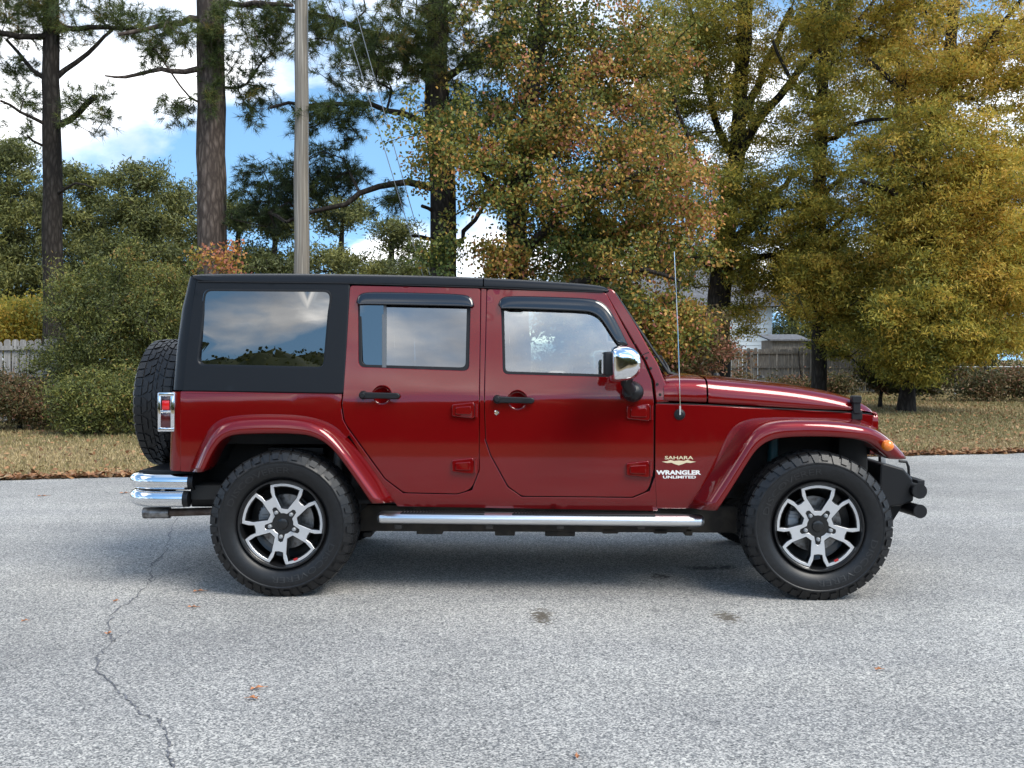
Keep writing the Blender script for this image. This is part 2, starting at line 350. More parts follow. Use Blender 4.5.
M['grass'] = leafmat('lawn_blades', [(0, (.11, .11, .042)), (.45, (.23, .195, .08)), (.8, (.38, .285, .14)), (1, (.46, .35, .19))], .2)
X, Y, r = ground_scatter(230000, 10.5, 38, 1.5, 3); k = Y > roadY(X)+.03+r.random(len(X))*.12; X, Y = X[k], Y[k]; n = len(X)
lean = r.normal(0, .45, (n, 3)); lean[:, 2] = 1; A = unit(lean); Bv = unit(np.cross(A, r.normal(0, 1, (n, 3))))
ln = r.uniform(.03, .065, n)*(1+.03*(Y)); P = np.stack([X, Y, ln*.42], 1)
V, Fi = leaf_quads(P, A, Bv, ln, r.uniform(.006, .011, n)*(1+.06*Y))
patch = np.sin(X*.9+1)*np.sin(Y*.7+2)*.2+np.sin(X*.31+Y*.5)*.15
tag(link('lawn_grass', npmesh('lawn_grass', V, Fi, 4, np.clip(r.normal(.5, .24, n)+patch, 0, 1)), M['grass']), 'short tan and green grass of the lawn', 'grass', None, 'stuff')
X, Y, r = ground_scatter(52000, 10.5, 40, 1.2, 4)
edge = Y-roadY(X)
k = (edge > -.02) & ((edge < .35+r.random(len(X))*.4) | (r.random(len(X)) < .16+.30*np.clip((Y-8)/20, 0, 1)+.25*(X > 3)))
X, Y, edge = X[k], Y[k], edge[k]; n = len(X)
X2 = r.uniform(-14, 16, 9000); Y2 = roadY(X2)+np.abs(r.normal(0, .16, 9000))-.03
X = np.r_[X, X2]; Y = np.r_[Y, Y2]; n = len(X)
A = r.normal(0, 1, (n, 3)); A[:, 2] *= .35; A = unit(A); Bv = unit(np.cross(A, np.array([[0, 0, 1.]])+r.normal(0, .35, (n, 3))))
V, Fi = leaf_quads(np.stack([X, Y, r.uniform(.012, .05, n)], 1), A, Bv, r.uniform(.05, .10, n), r.uniform(.03, .07, n))
tag(link('fallen_leaves', npmesh('fallen_leaves', V, Fi, 4, np.clip(r.normal(.5, .25, n), 0, 1)), M['leaf_litter']), 'brown and orange fallen leaves scattered over the lawn and along the road edge', 'leaves', None, 'stuff')
M['fallen'] = mat('rusty_dry_leaf', (.42, .17, .07), .7, vary=(30, (.28, .12, .05), .4, .6))
def one_leaf(px, py, s, rot, label):
    d = F*H/(py-HY); g = G(); n = 10; V = [(0, 0, .006)]
    for k in range(n):
        a = 2*math.pi*k/n; rr = (1 if k % 2 == 0 else .5)*s
        V.append((rr*math.cos(a), rr*.6*math.sin(a), .004+.012*abs(math.sin(a*1.5+rot))))
    g.add(V, [(0, 1+k, 1+(k+1) % n) for k in range(n)])
    g.tube([(s*.8, 0, .008), (s*1.5, s*.2, .006)], .0012, 4)
    o = g.build('fallen_leaf', M['fallen'], smooth=False); o.location = ((px-CX)/F*d, d-D0, .005); o.rotation_euler = (0, 0, rot)
    tag(o, label, 'leaf', 'single dead leaves lying on the asphalt')
for a in [(198, 593, .035, .3, 'orange dead leaf on the asphalt just left of the rear tyre'),
          (192, 609, .028, .1, 'small brown leaf on the asphalt below the one beside the rear tyre'),
          (108, 636, .022, 1.2, 'orange leaf lying right on the long crack'),
          (256, 691, .032, .4, 'long orange leaf on the open asphalt below the rear wheel, upper of a pair'),
          (254, 701, .026, 2.9, 'orange leaf on the open asphalt below the rear wheel, lower of the pair'),
          (577, 760, .018, 1.6, 'tiny orange leaf at the bottom edge of the asphalt'),
          (878, 672, .022, .2, 'dark brown leaf on the asphalt below the front wheel'),
          (115, 603, .018, .9, 'faded orange leaf beside the upper part of the crack'),
          (42, 497, .05, .2, 'flat brown leaf near the far left road edge'),
          (124, 494, .05, .1, 'flat brown leaf on the road close behind the rear bumper'),
          (24, 623, .018, .5, 'tiny orange leaf at the far left of the asphalt')]: one_leaf(*a)

# ------------------------------------------------------------ trees
def rand_unit(r, n): return unit(r.normal(0, 1, (n, 3)))
def needles(r, T, Dr, per, ln, wd):
    """needle tufts at points T pointing along Dr"""
    n = len(T); P = np.repeat(T, per, 0); D = np.repeat(Dr, per, 0)
    a = unit(D*.75+rand_unit(r, n*per)); L_ = r.uniform(.6, 1.15, n*per)*ln
    b = unit(np.cross(a, rand_unit(r, n*per))); start = P+D*(r.uniform(-.5, .25, n*per)[:, None]*ln)
    V = np.empty((n*per, 3, 3), np.float32); V[:, 0] = start-b*wd/2; V[:, 1] = start+b*wd/2; V[:, 2] = start+a*L_[:, None]
    V[:, 2, 2] -= L_*.12
    return V.reshape(-1, 3)
class Skel:
    def __init__(s): s.P = []; s.par = []; s.rad = []; s.fix = []
    def node(s, p, par, rad_=None): s.P.append(np.array(p, float)); s.par.append(par); s.fix.append(rad_); return len(s.P)-1
def tree(name, label, cat, d, trunk, limbs, zones, leaf, leafmaterial, bark, seed, group=None, twig=.008, gap=0, sub=2, only_near=None):
    """trunk: [(px,py,width_px)], limbs: [[(px,py,width_px,depth offset)..]], zones: [(px,py,rx,ry,depth off,depth r,targets,tint)]"""
    r = np.random.default_rng(seed); S = Skel(); prev = -1
    base = W(trunk[0][0], 0, d); bx = (trunk[0][0]-CX)/F*d
    pts = []
    for i, (px, py, wpx) in enumerate(trunk):
        p = W(px, py, d); p.z = max(p.z, 0) if i else 0.0
        pts.append((np.array(p), wpx/F*d/2))
    full = []
    for (a, ra), (b, rb) in zip(pts[:-1], pts[1:]):
        m = max(2, int(np.linalg.norm(b-a)/.5))
        for k in range(m): full.append((a+(b-a)*k/m+r.normal(0, .012, 3)*(k > 0), ra+(rb-ra)*k/m))
    full.append(pts[-1])
    z0 = full[0]
    for p, q in full: prev = S.node(p, prev, q)
    ntr = len(S.P)
    chains = [list(range(ntr))]
    for lb in limbs:
        P = [np.array(W(px, py, d+dd)) for (px, py, wpx, dd) in lb]; rr = [wpx/F*d/2 for (_, _, wpx, _) in lb]
        near = int(np.argmin([np.linalg.norm(q-P[0]) for q in S.P])); ch = [near]; prev = near
        for (a, b, ra, rb) in zip(P[:-1], P[1:], rr[:-1], rr[1:]):
            m = max(2, int(np.linalg.norm(b-a)/.35))
            for k in range(1, m+1):
                prev = S.node(a+(b-a)*k/m+r.normal(0, .03, 3), prev, ra+(rb-ra)*k/m); ch.append(prev)
        chains.append(ch)
    # targets
    T = []; tn = []
    for (px, py, rx, ry, dd, dr, nt_, ti) in zones:
        c = np.array(W(px, py, d+dd)); nt_ = int(nt_*leaf.get('tm', 1)); u = rand_unit(r, nt_)*(r.random(nt_)**.45*np.where(r.random(nt_) < leaf.get('ol', .12), r.uniform(1.05, 1.45, nt_), 1))[:, None]
        q = c+u*np.array([rx/F*d, dr, ry/F*d]); q[:, 2] = np.maximum(q[:, 2], .12); T.append(q); tn.append(np.full(nt_, ti)+r.normal(0, .14, nt_))
    chains2 = []; leafpts = []; leafdir = []; leaft = []
    if T:
        T = np.concatenate(T); tn = np.concatenate(tn)
        root_ids = list(range(max(1, int(ntr*.12)), len(S.P)))
        A0 = np.array([S.P[i] for i in root_ids]); dist = np.min(np.linalg.norm(T[:, None]-A0[None], axis=2), axis=1)
        order = np.argsort(dist); ids = root_ids[:]; Pn = list(A0)
        arr = np.zeros((len(ids)+len(T)*4, 3)); arr[:len(Pn)] = Pn; cnt = len(Pn); idl = ids[:]
        depthpen = np.zeros(len(arr)); depthpen[:cnt] = 0
        for ti in order:
            p = T[ti]; dv = arr[:cnt]-p; dd_ = np.linalg.norm(dv, axis=1)+depthpen[:cnt]+np.maximum(dv[:, 2], 0)*.6
            j = int(np.argmin(dd_)); a = arr[j]; L_ = np.linalg.norm(p-a); par = idl[j]
            if L_ < .05: continue
            m = max(1, min(4, int(L_/.45))); ch = [par]; prev = par; bend = r.normal(0, .09, 3)*L_+np.array([0, 0, .10*L_])
            for k in range(1, m+1):
                t_ = k/m; q = a+(p-a)*t_+bend*math.sin(math.pi*t_)+(r.normal(0, .02, 3) if k < m else 0)
                prev = S.node(q, prev); ch.append(prev)
                if cnt < len(arr): arr[cnt] = q; depthpen[cnt] = min(.5, depthpen[j]+.05); idl.append(prev); cnt += 1
            chains2.append(ch); u = (p-a)/L_
            nl = leaf['per']; tt = np.clip(1-np.abs(r.normal(0, .45, nl))*min(1, .9/L_), 0, 1.1)
            off = r.normal(0, leaf['spread'], (nl, 3))*np.array([1, 1, leaf.get('flat', .6)])
            leafpts.append(a+(p-a)*tt[:, None]+bend*np.sin(math.pi*np.clip(tt, 0, 1))[:, None]+off); leafdir.append(np.tile(u, (nl, 1))+off*2); leaft.append(np.full(nl, tn[ti]))
    n = len(S.P); cntc = np.zeros(n)
    for i in range(n-1, -1, -1):
        cntc[i] = max(cntc[i], 1)
        if S.par[i] >= 0: cntc[S.par[i]] += cntc[i]
    R = np.array([S.fix[i] if S.fix[i] is not None else twig*cntc[i]**.42 for i in range(n)])
    root = empty(name, (float(full[0][0][0]), float(full[0][0][1]), 0)); tag(root, label, cat, group)
    off0 = np.array([full[0][0][0], full[0][0][1], 0.])
    g = G()
    def ch_tube(ch, nseg, cap=False):
        q = [S.P[i]-off0 for i in ch]; rr = [float(R[i]) for i in ch]
        if ch is not chains[0]: rr[0] = min(rr[0], rr[1]*1.25)
        g.tube(q, rr, nseg, cap)
    R[0] *= 1.35
    ch_tube(chains[0], 14)
    for c in chains[1:]: ch_tube(c, 7, True)
    for c in chains2: ch_tube(c, 4)
    gt = g.build('trunk', bark, root, sharp=80)
    if leafpts:
        Pl = np.concatenate(leafpts)-off0; Dl = np.concatenate(leafdir); tl = np.concatenate(leaft)
        keep = Pl[:, 2] > .03; Pl, Dl, tl = Pl[keep], Dl[keep], tl[keep]
        if leaf['kind'] == 'needle':
            V = needles(r, Pl, unit(Dl), leaf['n'], leaf['len'], leaf['wid']); k = len(V)//3
            me = npmesh('foliage', V, np.arange(k*3), 3, np.clip(np.repeat(tl, leaf['n'])+r.normal(0, .12, k), 0, 1))
        else:
            k = len(Pl); A = unit(rand_unit(r, k)+unit(Dl)*.5+np.array([0, 0, -leaf.get('droop', .3)])); B = unit(np.cross(A, rand_unit(r, k)))
            V, Fi = leaf_quads(Pl, A, B, r.uniform(.65, 1.25, k)*leaf['len'], r.uniform(.7, 1.2, k)*leaf['wid'])
            me = npmesh('foliage', V, Fi, 4, np.clip(tl+r.normal(0, leaf.get('tv', .14), k), 0, 1))
        link('foliage', me, leafmaterial, root)
    return root
M['needle'] = leafmat('pine_needles', [(0, (.022, .036, .014)), (.4, (.065, .092, .024)), (.75, (.14, .165, .04)), (1, (.32, .19, .05))], .25)
M['far_pine'] = leafmat('distant_pine_foliage', [(0, (.045, .058, .020)), (.5, (.120, .130, .038)), (1, (.28, .26, .07))], .25)
M['gum'] = leafmat('sweetgum_autumn_leaves', [(0, (.045, .075, .018)), (.34, (.15, .175, .036)), (.58, (.30, .245, .048)), (.80, (.55, .28, .065)), (1, (.48, .18, .12))], .35)
M['oak'] = leafmat('willow_oak_leaves', [(0, (.07, .085, .02)), (.35, (.22, .225, .042)), (.65, (.42, .345, .056)), (.88, (.62, .44, .075)), (1, (.66, .40, .08))], .45)
M['bush'] = leafmat('evergreen_shrub_leaves', [(0, (.03, .042, .013)), (.5, (.105, .12, .032)), (.85, (.22, .22, .05)), (1, (.28, .17, .05))], .3)
M['understory'] = leafmat('brown_green_understory', [(0, (.025, .035, .012)), (.4, (.075, .075, .025)), (.7, (.17, .11, .05)), (1, (.27, .11, .07))], .3)
# ------------------------------------------------------------ the car
YAW = rad(-1.55); YC = .94
car = empty('parked_car', (0, 0, 0), YAW)
tag(car, 'dark red four door off-road car with black hardtop parked side-on', 'car')
_R = Matrix.Rotation(-YAW, 3, 'Z'); _cl = _R @ Vector((0, -D0, H))
def L(px, py, Y):            # point of the plane y=Y of the car, seen at (px,py)
    d = _R @ Vector(((px-CX)/F, 1, (HY-py)/F)); t = (Y-_cl.y)/d.y; return _cl+d*t
_zs = np.linspace(.2, 2.2, 801)
def _sl(z):
    t = min(max((z-1.055)/.09, 0), 1); t = t*t*(3-2*t); s = .128*t+.034*(1-t)
    if z < .86: s -= .16*(.86-z)
    if z < .53: s = -.22
    return s
_ys = np.concatenate([[0], np.cumsum([_sl(z)*.0025 for z in _zs[:-1]])]); _ys = _ys-np.interp(1.05, _zs, _ys)+.17
def yside(x, z): return float(np.interp(z, _zs, _ys))
def taper(x):
    t = min(max((x-.95)/1.05, 0), 1); return .17*t*t*(3-2*t)*.9+.0
def yfront(x, z): return yside(min(x, 9), min(z, 1.05))+taper(x)+max(0, z-1.1)*.15
def solve(px, py, yf, off=0):
    y = .2
    for _ in range(5):
        p = L(px, py, y+off); y = yf(p.x, p.z)
    return L(px, py, y+off)
def rounded(pts, r, n=5):
    """fillet the corners of a polygon; r single or per vertex (same unit as pts)"""
    o = []; k = len(pts)
    for i in range(k):
        p = Vector(pts[i][:2]); a = Vector(pts[i-1][:2]); b = Vector(pts[(i+1) % k][:2]); rr = pts[i][2] if len(pts[i]) > 2 else r
        da = (a-p); db = (b-p); ang = da.angle(db) if da.length and db.length else math.pi
        if rr <= 0 or ang > math.pi*.97: o.append(tuple(p)); continue
        q = min(rr/math.tan(ang/2), da.length*.48, db.length*.48); s = p+da.normalized()*q; e = p+db.normalized()*q
        for j in range(n+1):
            t = j/n; o.append(tuple(s*(1-t)**2+p*2*t*(1-t)+e*t*t))
    return o
def densify(P, step):
    o = []
    for i in range(len(P)):
        a = np.array(P[i]); b = np.array(P[(i+1) % len(P)]); m = max(1, int(np.ceil(np.linalg.norm(b-a)/step)))
        for k in range(m): o.append(tuple(a+(b-a)*k/m))
    return o
def inpoly(x, z, P):
    P = np.asarray(P); x = np.asarray(x); z = np.asarray(z); c = np.zeros(x.shape, bool); n = len(P); j = n-1
    for i in range(n):
        xi, zi = P[i]; xj, zj = P[j]
        with np.errstate(divide='ignore', invalid='ignore'):
            c ^= ((zi > z) != (zj > z)) & (x < (xj-xi)*(z-zi)/(zj-zi+1e-12)+xi)
        j = i
    return c
def area(P): return .5*sum(P[i-1][0]*P[i][1]-P[i][0]*P[i-1][1] for i in range(len(P)))
def panel_xz(outer, holes, yf, off=0, depth=.02, bev=.003, step=.05, bn=2, back=False):
    """sheet over an xz outline following y=yf(x,z)+off, with a rounded turned-in rim"""
    loops = [densify(outer, step)]+[densify(h, step) for h in holes]
    V2 = []; E = []
    for lp in loops:
        s = len(V2); V2 += lp; E += [(s+i, s+(i+1) % len(lp)) for i in range(len(lp))]
    nb = len(V2); O = np.array(loops[0]); x0, z0 = O.min(0); x1, z1 = O.max(0)
    gx, gz = np.meshgrid(np.arange(x0+step/2, x1, step), np.arange(z0+step/2, z1, step)); gx = gx.ravel()+1e-4; gz = gz.ravel()+2e-4
    if len(gx):
        k = inpoly(gx, gz, loops[0])
        for h in loops[1:]: k &= ~inpoly(gx, gz, h)
        gx, gz = gx[k], gz[k]
        if len(gx):
            B = np.array(V2); dm = np.min(np.hypot(gx[:, None]-B[None, :, 0], gz[:, None]-B[None, :, 1]), axis=1); k = dm > step*.45; gx, gz = gx[k], gz[k]
        V2 = V2+list(zip(gx.tolist(), gz.tolist()))
    r = geometry.delaunay_2d_cdt([Vector(v) for v in V2], E, [], 0, 1e-6)
    vo, fo, vorig = r[0], r[2], r[3]
    cx = np.array([sum(vo[i].x for i in f)/len(f) for f in fo]); cz = np.array([sum(vo[i].y for i in f)/len(f) for f in fo])
    k = inpoly(cx, cz, loops[0])
    for h in loops[1:]: k &= ~inpoly(cx, cz, h)
    V = [(v.x, yf(v.x, v.y)+off, v.y) for v in vo]; Fs = []
    for f, kk in zip(fo, k):
        if not kk: continue
        f = list(f); a = vo[f[0]]; b = vo[f[1]]; c = vo[f[2]]
        if (b.x-a.x)*(c.y-a.y)-(b.y-a.y)*(c.x-a.x) < 0: f = f[::-1]
        Fs.append(f)
    if depth > 0:
        for li, lp in enumerate(loops):
            n = len(lp); sg = 1 if area(lp) > 0 else -1
            if li > 0: sg = -sg
            rings = []
            P = np.array(lp); t1 = P-np.roll(P, 1, 0); t2 = np.roll(P, -1, 0)-P
            t1 /= np.linalg.norm(t1, axis=1, keepdims=True)+1e-9; t2 /= np.linalg.norm(t2, axis=1, keepdims=True)+1e-9
            t = t1+t2; t /= np.linalg.norm(t, axis=1, keepdims=True)+1e-9; nn = np.stack([t[:, 1], -t[:, 0]], 1)*sg
            for j in range(0, bn+1):
                a = math.pi/2*j/bn; rings.append((bev*math.sin(a), bev*(1-math.cos(a))))
            rings.append((bev, depth))
            base = len(V); 
            for (o_, dp) in rings:
                for i in range(n):
                    x, z = P[i]+nn[i]*o_; V.append((x, yf(P[i][0], P[i][1])+off+dp, z))
            for j in range(len(rings)-1):
                for i in range(n):
                    q = (base+j*n+i, base+(j+1)*n+i, base+(j+1)*n+(i+1) % n, base+j*n+(i+1) % n)
                    Fs.append(q if sg > 0 else q[::-1])
    return V, Fs
def mir(V, Fs): return [(v[0], 2*YC-v[1], v[2]) for v in V], [tuple(f)[::-1] for f in Fs]
def px2xz(P, yf, off=0): return [(lambda q: (q.x, q.z))(solve(p[0], p[1], yf, off)) for p in P]
def panel(name, outer, holes, m, parent, yf=yside, off=0, depth=.02, bev=.003, step=.05, bn=2, mirror=False, sharp=35, both=False):
    o2 = px2xz(outer, yf, off); h2 = [px2xz(h, yf, off) for h in holes]
    V, Fs = panel_xz(o2, h2, yf, off, depth, bev, step, bn)
    ob = link(name, pmesh(name, V, Fs, True, sharp), m, parent)
    if both:
        V, Fs = mir(V, Fs); return ob, link(name, pmesh(name, V, Fs, True, sharp), m, parent)
    return ob
def circ(cx, cy, r, n=24): return [(cx+r*math.cos(2*math.pi*k/n), cy+r*math.sin(2*math.pi*k/n)) for k in range(n)]
PT = M['paint']
# --- dark inner shell (floor, bulkheads) : what shows through the shut lines
g = G()
g.box(-1.86, .80, .205, 2*YC-.205, .52, .60); g.box(-.93, .80, .205, .235, .5, 1.04); g.box(-.93, .80, 2*YC-.235, 2*YC-.205, .5, 1.04)
g.box(-1.86, -.93, .205, .24, .86, 1.05); g.box(-1.86, -.93, 2*YC-.24, 2*YC-.205, .86, 1.05)
g.box(-1.86, -.93, .235, .50, .84, .87); g.box(-1.86, -.93, 2*YC-.50, 2*YC-.235, .84, .87)
g.box(-1.86, -.93, .48, .51, .52, .86); g.box(-1.86, -.93, 2*YC-.51, 2*YC-.48, .52, .86)
g.box(-1.87, -1.85, .22, 2*YC-.22, .52, 1.1)
g.box(.78, .84, .21, 2*YC-.21, .45, 1.07); g.box(-.92, -.88, .21, 2*YC-.21, .45, .6)
g.box(.84, 1.99, .50, 2*YC-.50, .50, 1.02)
g.box(.84, 1.25, .235, .52, .93, 1.0); g.box(.84, 1.25, 2*YC-.52, 2*YC-.235, .93, 1.0)
g.build('inner_shell', M['dark'], car, smooth=False)
# --- quarter panel
qp = [(181, 391.8), (341.5, 394.6), (340.3, 405), (342.6, 420), (350, 434), (344, 439), (333, 431), (318, 423.5), (300, 419.5), (270, 418.5), (237, 419.5), (223, 426), (213, 437), (203, 455), (196, 471.5), (181, 471)]
panel('quarter_panel', qp, [], PT, car, both=True)
# body corner (rounded rear edge of the tub)
def corner(name, path, m, W_=.075, parent=car, ext=.06):
    V = []; Fs = []; k = 6; n = len(path)
    for i, (px, py, pxo) in enumerate(path):
        a = solve(px, py, yside); y2 = a.y+W_; b = L(pxo, py, y2)
        for j in range(k+1):
            t = math.pi/2*j/k; V.append((a.x-(a.x-b.x)*math.sin(t), a.y+(y2-a.y)*(1-math.cos(t)), a.z))
        V.append((b.x, y2+ext, a.z))
    k2 = k+2
    for i in range(n-1):
        for j in range(k2-1): Fs.append((i*k2+j, i*k2+j+1, (i+1)*k2+j+1, (i+1)*k2+j))
    for mm in (0, 1):
        v, f = (V, Fs) if not mm else mir(V, Fs)
        link(name, pmesh(name, v, f, True, 60), m, parent)
    return V
corner('body_corner', [(180.5, 391.8, 172.5), (180.5, 430, 171.5), (180.5, 471, 170.5)], PT)
# tailgate + black hardtop rear
a = L(172.0, 392, .245); b = L(170.5, 471, .245)
g = G(); g.box(a.x, a.x+.03, .26, 2*YC-.26, b.z, a.z-.004, .006); tg = g.build('tailgate', PT, car)
for y in (.62, 1.2): g = G(); g.tube([(a.x-.05, y, .95), (a.x+.01, y, .95)], .03, 12); g.build('tailgate_hinge', M['plastic'], tg)
g = G(); g.box(a.x-.012, a.x, .40, .52, .86, .94, .004)
g.build('tailgate_handle', M['plastic'], tg)
# --- doors
rd = [(350.5, 286, 3), (480, 288.6, 3), (478.6, 395), (478.2, 470, 10), (471, 489, 14), (457, 493.2, 8), (404, 492, 12), (385.8, 478.5, 10), (345.2, 422, 14), (342.6, 405, 5), (343.8, 393), (347, 345)]
rd = rounded(rd, 0)
rwin = rounded([(357.6, 296), (471, 299.5), (469.4, 371.5), (358, 367.5)], 7)
dish_r = rounded(circ(382, 395.5, 9.3), 0)
o1, o2 = panel('rear_door', rd, [rwin, dish_r], PT, car, both=True, step=.035)
fd = rounded([(487.4, 289.4, 3), (605.4, 293, 5), (629, 338), (642.6, 361), (650.6, 380), (653.2, 400), (653, 470, 12), (648, 490, 12), (632, 496.5, 8), (522, 495.6, 12), (508.6, 486, 12), (491.5, 455, 16), (486.4, 440, 8), (485, 405)], 0)
fwin = rounded([(500.4, 299.5), (592, 302, 5), (606, 309, 6), (633, 356, 4), (638.5, 378.5), (502.4, 374.5)], 6)
dish_f = circ(517.5, 400.5, 9.5)
f1, f2 = panel('front_door', fd, [fwin, dish_f], PT, car, both=True, step=.035)
for ob, (cx, cy, r_) in ((o1, (382, 395.5, 9.5)), (f1, (517.5, 400.5, 9.7))):
    c = solve(cx, cy, yside); R_ = r_*(c.y+D0)/F; g = G()
    g.lathe([(0, .022), (R_*.5, .020), (R_*.85, .012), (R_*1.0, .002), (R_*1.07, -.0025), (R_*1.12, .001)], (c.x, c.y, c.z), 32)
    g.build('handle_recess', PT, ob, sharp=70)
# --- pillar + rocker (one piece each side)
bs = rounded([(481.6, 288.8), (486, 289.2), (483.4, 405), (484.8, 441), (490, 456), (507.2, 487.5), (521.5, 497.4), (633, 498.4), (650, 491.5), (654.8, 478), (657, 480), (657, 510.5), (398, 506), (378, 480), (362, 455), (347.6, 432), (344, 424), (384.2, 479.5), (403, 493.8), (457.5, 495), (472.5, 490.5), (479.8, 470.5), (480.2, 395)], 0)
panel('side_sill', bs, [], PT, car, both=True, off=.003, step=.03)
# --- fender panel
fp = [(656, 404.2), (707, 406.0), (760, 408.8), (851, 413.6), (873, 415.6), (872, 428), (800, 425), (768, 424), (748, 430), (702, 499), (694, 508), (657.2, 508), (655.6, 478)]
panel('fender_panel', fp, [], PT, car, yf=yfront, both=True, step=.04)
# --- fender flares
def flare(A, B, C, nm, yfA, tip=0):
    V = []; n = len(A); secs = []
    for i in range(n):
        pa = solve(*A[i], yfA); tipf = tip*max(0, (i-(n-4))/3)
        yb = .022+tipf*.10; yc = .004+tipf*.10
        pb = L(*B[i], yb); pc = L(*C[i], yc)
        pa = Vector((pa.x, pa.y+.015, pa.z)); m_ = pa.lerp(pb, .5); nrm = Vector((pb.x-pc.x, 0, pb.z-pc.z)); 
        if nrm.length > 1e-6: nrm.normalize()
        m_ += nrm*.006
        bc = pb.lerp(pc, .5)+Vector((0, -.012, 0))
        pd = Vector((pc.x, pc.y+.012, pc.z))-nrm*.004; pe = Vector((pc.x, pc.y+.20, pc.z))
        secs.append([pa, pa.lerp(pb, .18)+nrm*.002, m_, pa.lerp(pb, .88)+nrm*.003, pb.lerp(pc, .10)+Vector((0, -.002, 0)), bc, pb.lerp(pc, .93), pd, pe])
    k = len(secs[0]); V = [tuple(p) for s_ in secs for p in s_]; Fs = []
    for i in range(n-1):
        for j in range(k-1): Fs.append((i*k+j, (i+1)*k+j, (i+1)*k+j+1, i*k+j+1))
    Fs.append(tuple(range(0, k))); Fs.append(tuple((n-1)*k+j for j in range(k))[::-1])
    res = []
    for mm in (0, 1):
        v, f = (V, Fs) if not mm else mir(V, Fs)
        me = pmesh(nm, v, f, True, 180)
        # sharp end caps
        o = link(nm, me, PT, car); md = o.modifiers.new('smooth', 'SUBSURF'); md.levels = 2; md.render_levels = 2; res.append(o)
        bm = bmesh.new(); bm.from_mesh(me); cr = bm.edges.layers.float.new('crease_edge')
        for f_ in bm.faces:
            if len(f_.verts) > 4:
                for e in f_.edges: e[cr] = 1
        bm.to_mesh(me); bm.free()
    return res
fA = [(687, 507.5), (712, 470), (736, 432), (745, 423), (758, 418.5), (775, 417), (820, 417.2), (852, 418.4), (866, 421), (874, 425), (880, 431)]
fB = [(703, 510), (727, 474), (748, 438), (757, 429), (768, 423.5), (785, 420.5), (830, 420.5), (866, 425.5), (882, 433), (897, 445.5), (909, 459.5)]
fC = [(718, 510.5), (736, 483), (751, 458), (758, 449), (768, 441.5), (783, 437.2), (828, 436.8), (856, 438.8), (869, 442), (879, 450), (889, 459)]
ff = flare(fA, fB, fC, 'fender_flare', yfront, 1)
rA = [(188, 471.5), (196, 451), (206, 430.5), (216, 420), (232, 414.8), (270, 413.8), (302, 415), (322, 419.5), (338, 428), (355, 445), (377, 475.5), (395, 502.5)]
rB = [(195, 472), (203, 452), (213, 433), (222, 424.5), (236, 420), (270, 418.8), (300, 420), (318, 424.5), (331, 433), (347, 451.5), (367, 480), (384, 503)]
rC = [(203, 472), (210, 456), (219, 441.5), (229, 436), (241, 434.4), (272, 433.8), (300, 434.4), (314, 437), (327, 444), (338, 455.5), (354, 478.5), (371, 503.5)]
flare(rA, rB, rC, 'fender_flare', yside)
# wheel-house liner strips
def liner(C, parent=car):
    for mm in (0, 1):
        V = []; 
        for (px, py) in C:
            p = L(px, py, .03); V += [(p.x, .12, p.z+.004), (p.x, .62, p.z+.03)]
        Fs = [(2*i, 2*i+1, 2*i+3, 2*i+2) for i in range(len(C)-1)]
        v, f = (V, Fs) if not mm else mir(V, Fs)
        link('wheel_liner', pmesh('wheel_liner', v, f), M['dark'], parent)
liner(fC[:9]); liner(rC)
# --- hood
def hood_section(px, ytop, ylow, cut=1.0):
    a = solve(px, ylow, yfront); tf = min(1, max(0, (px-757)/85)); zc = L(px, ytop, .62+(a.y+.07-.62)*tf).z+.008*tf; x = a.x; ys = a.y; zl = a.z; zs = zc-.055
    pts = [(ys+.012, zl), (ys, zl+.005), (ys, (zl+zs)/2), (ys+.012, zs), (ys+.045, zc-.026), (ys+.11, zc-.012), (.50+.5*(ys-.17), zc), (.75, zc+.002), (YC, zc+.004)]
    full = [(x, y, z) for y, z in pts]+[(x, 2*YC-y, z) for y, z in pts[-2::-1]]
    return full
def loft(secs, name, m, parent, sub=1, crease_ends=True, sharp=180):
    k = len(secs[0]); V = [p for s_ in secs for p in s_]; Fs = []
    for i in range(len(secs)-1):
        for j in range(k-1): Fs.append((i*k+j, (i+1)*k+j, (i+1)*k+j+1, i*k+j+1))
    o = link(name, pmesh(name, V, Fs, True, sharp), m, parent)
    if sub: md = o.modifiers.new('smooth', 'SUBSURF'); md.levels = sub; md.render_levels = sub
    return o
hs = [hood_section(708.5, 374.5, 403.2), hood_section(712, 375, 403.4), hood_section(757, 378.8, 406.2), hood_section(790, 383.2, 408.2), hood_section(816, 387.6, 409.4), hood_section(840, 392.8, 410.4), hood_section(856, 397.3, 411.2), hood_section(866, 401.2, 411.8), hood_section(873, 405.3, 412.4), hood_section(876.5, 409.5, 413.2)]
hood = loft(hs, 'hood', PT, car, 2)
cs = [hood_section(px, yt, yl) for px, yt, yl in ((664, 374.6, 401), (672, 373.6, 401.5), (700, 374.0, 402.4), (706.6, 374.6, 402.6))]
loft(cs, 'cowl_panel', PT, car, 2)
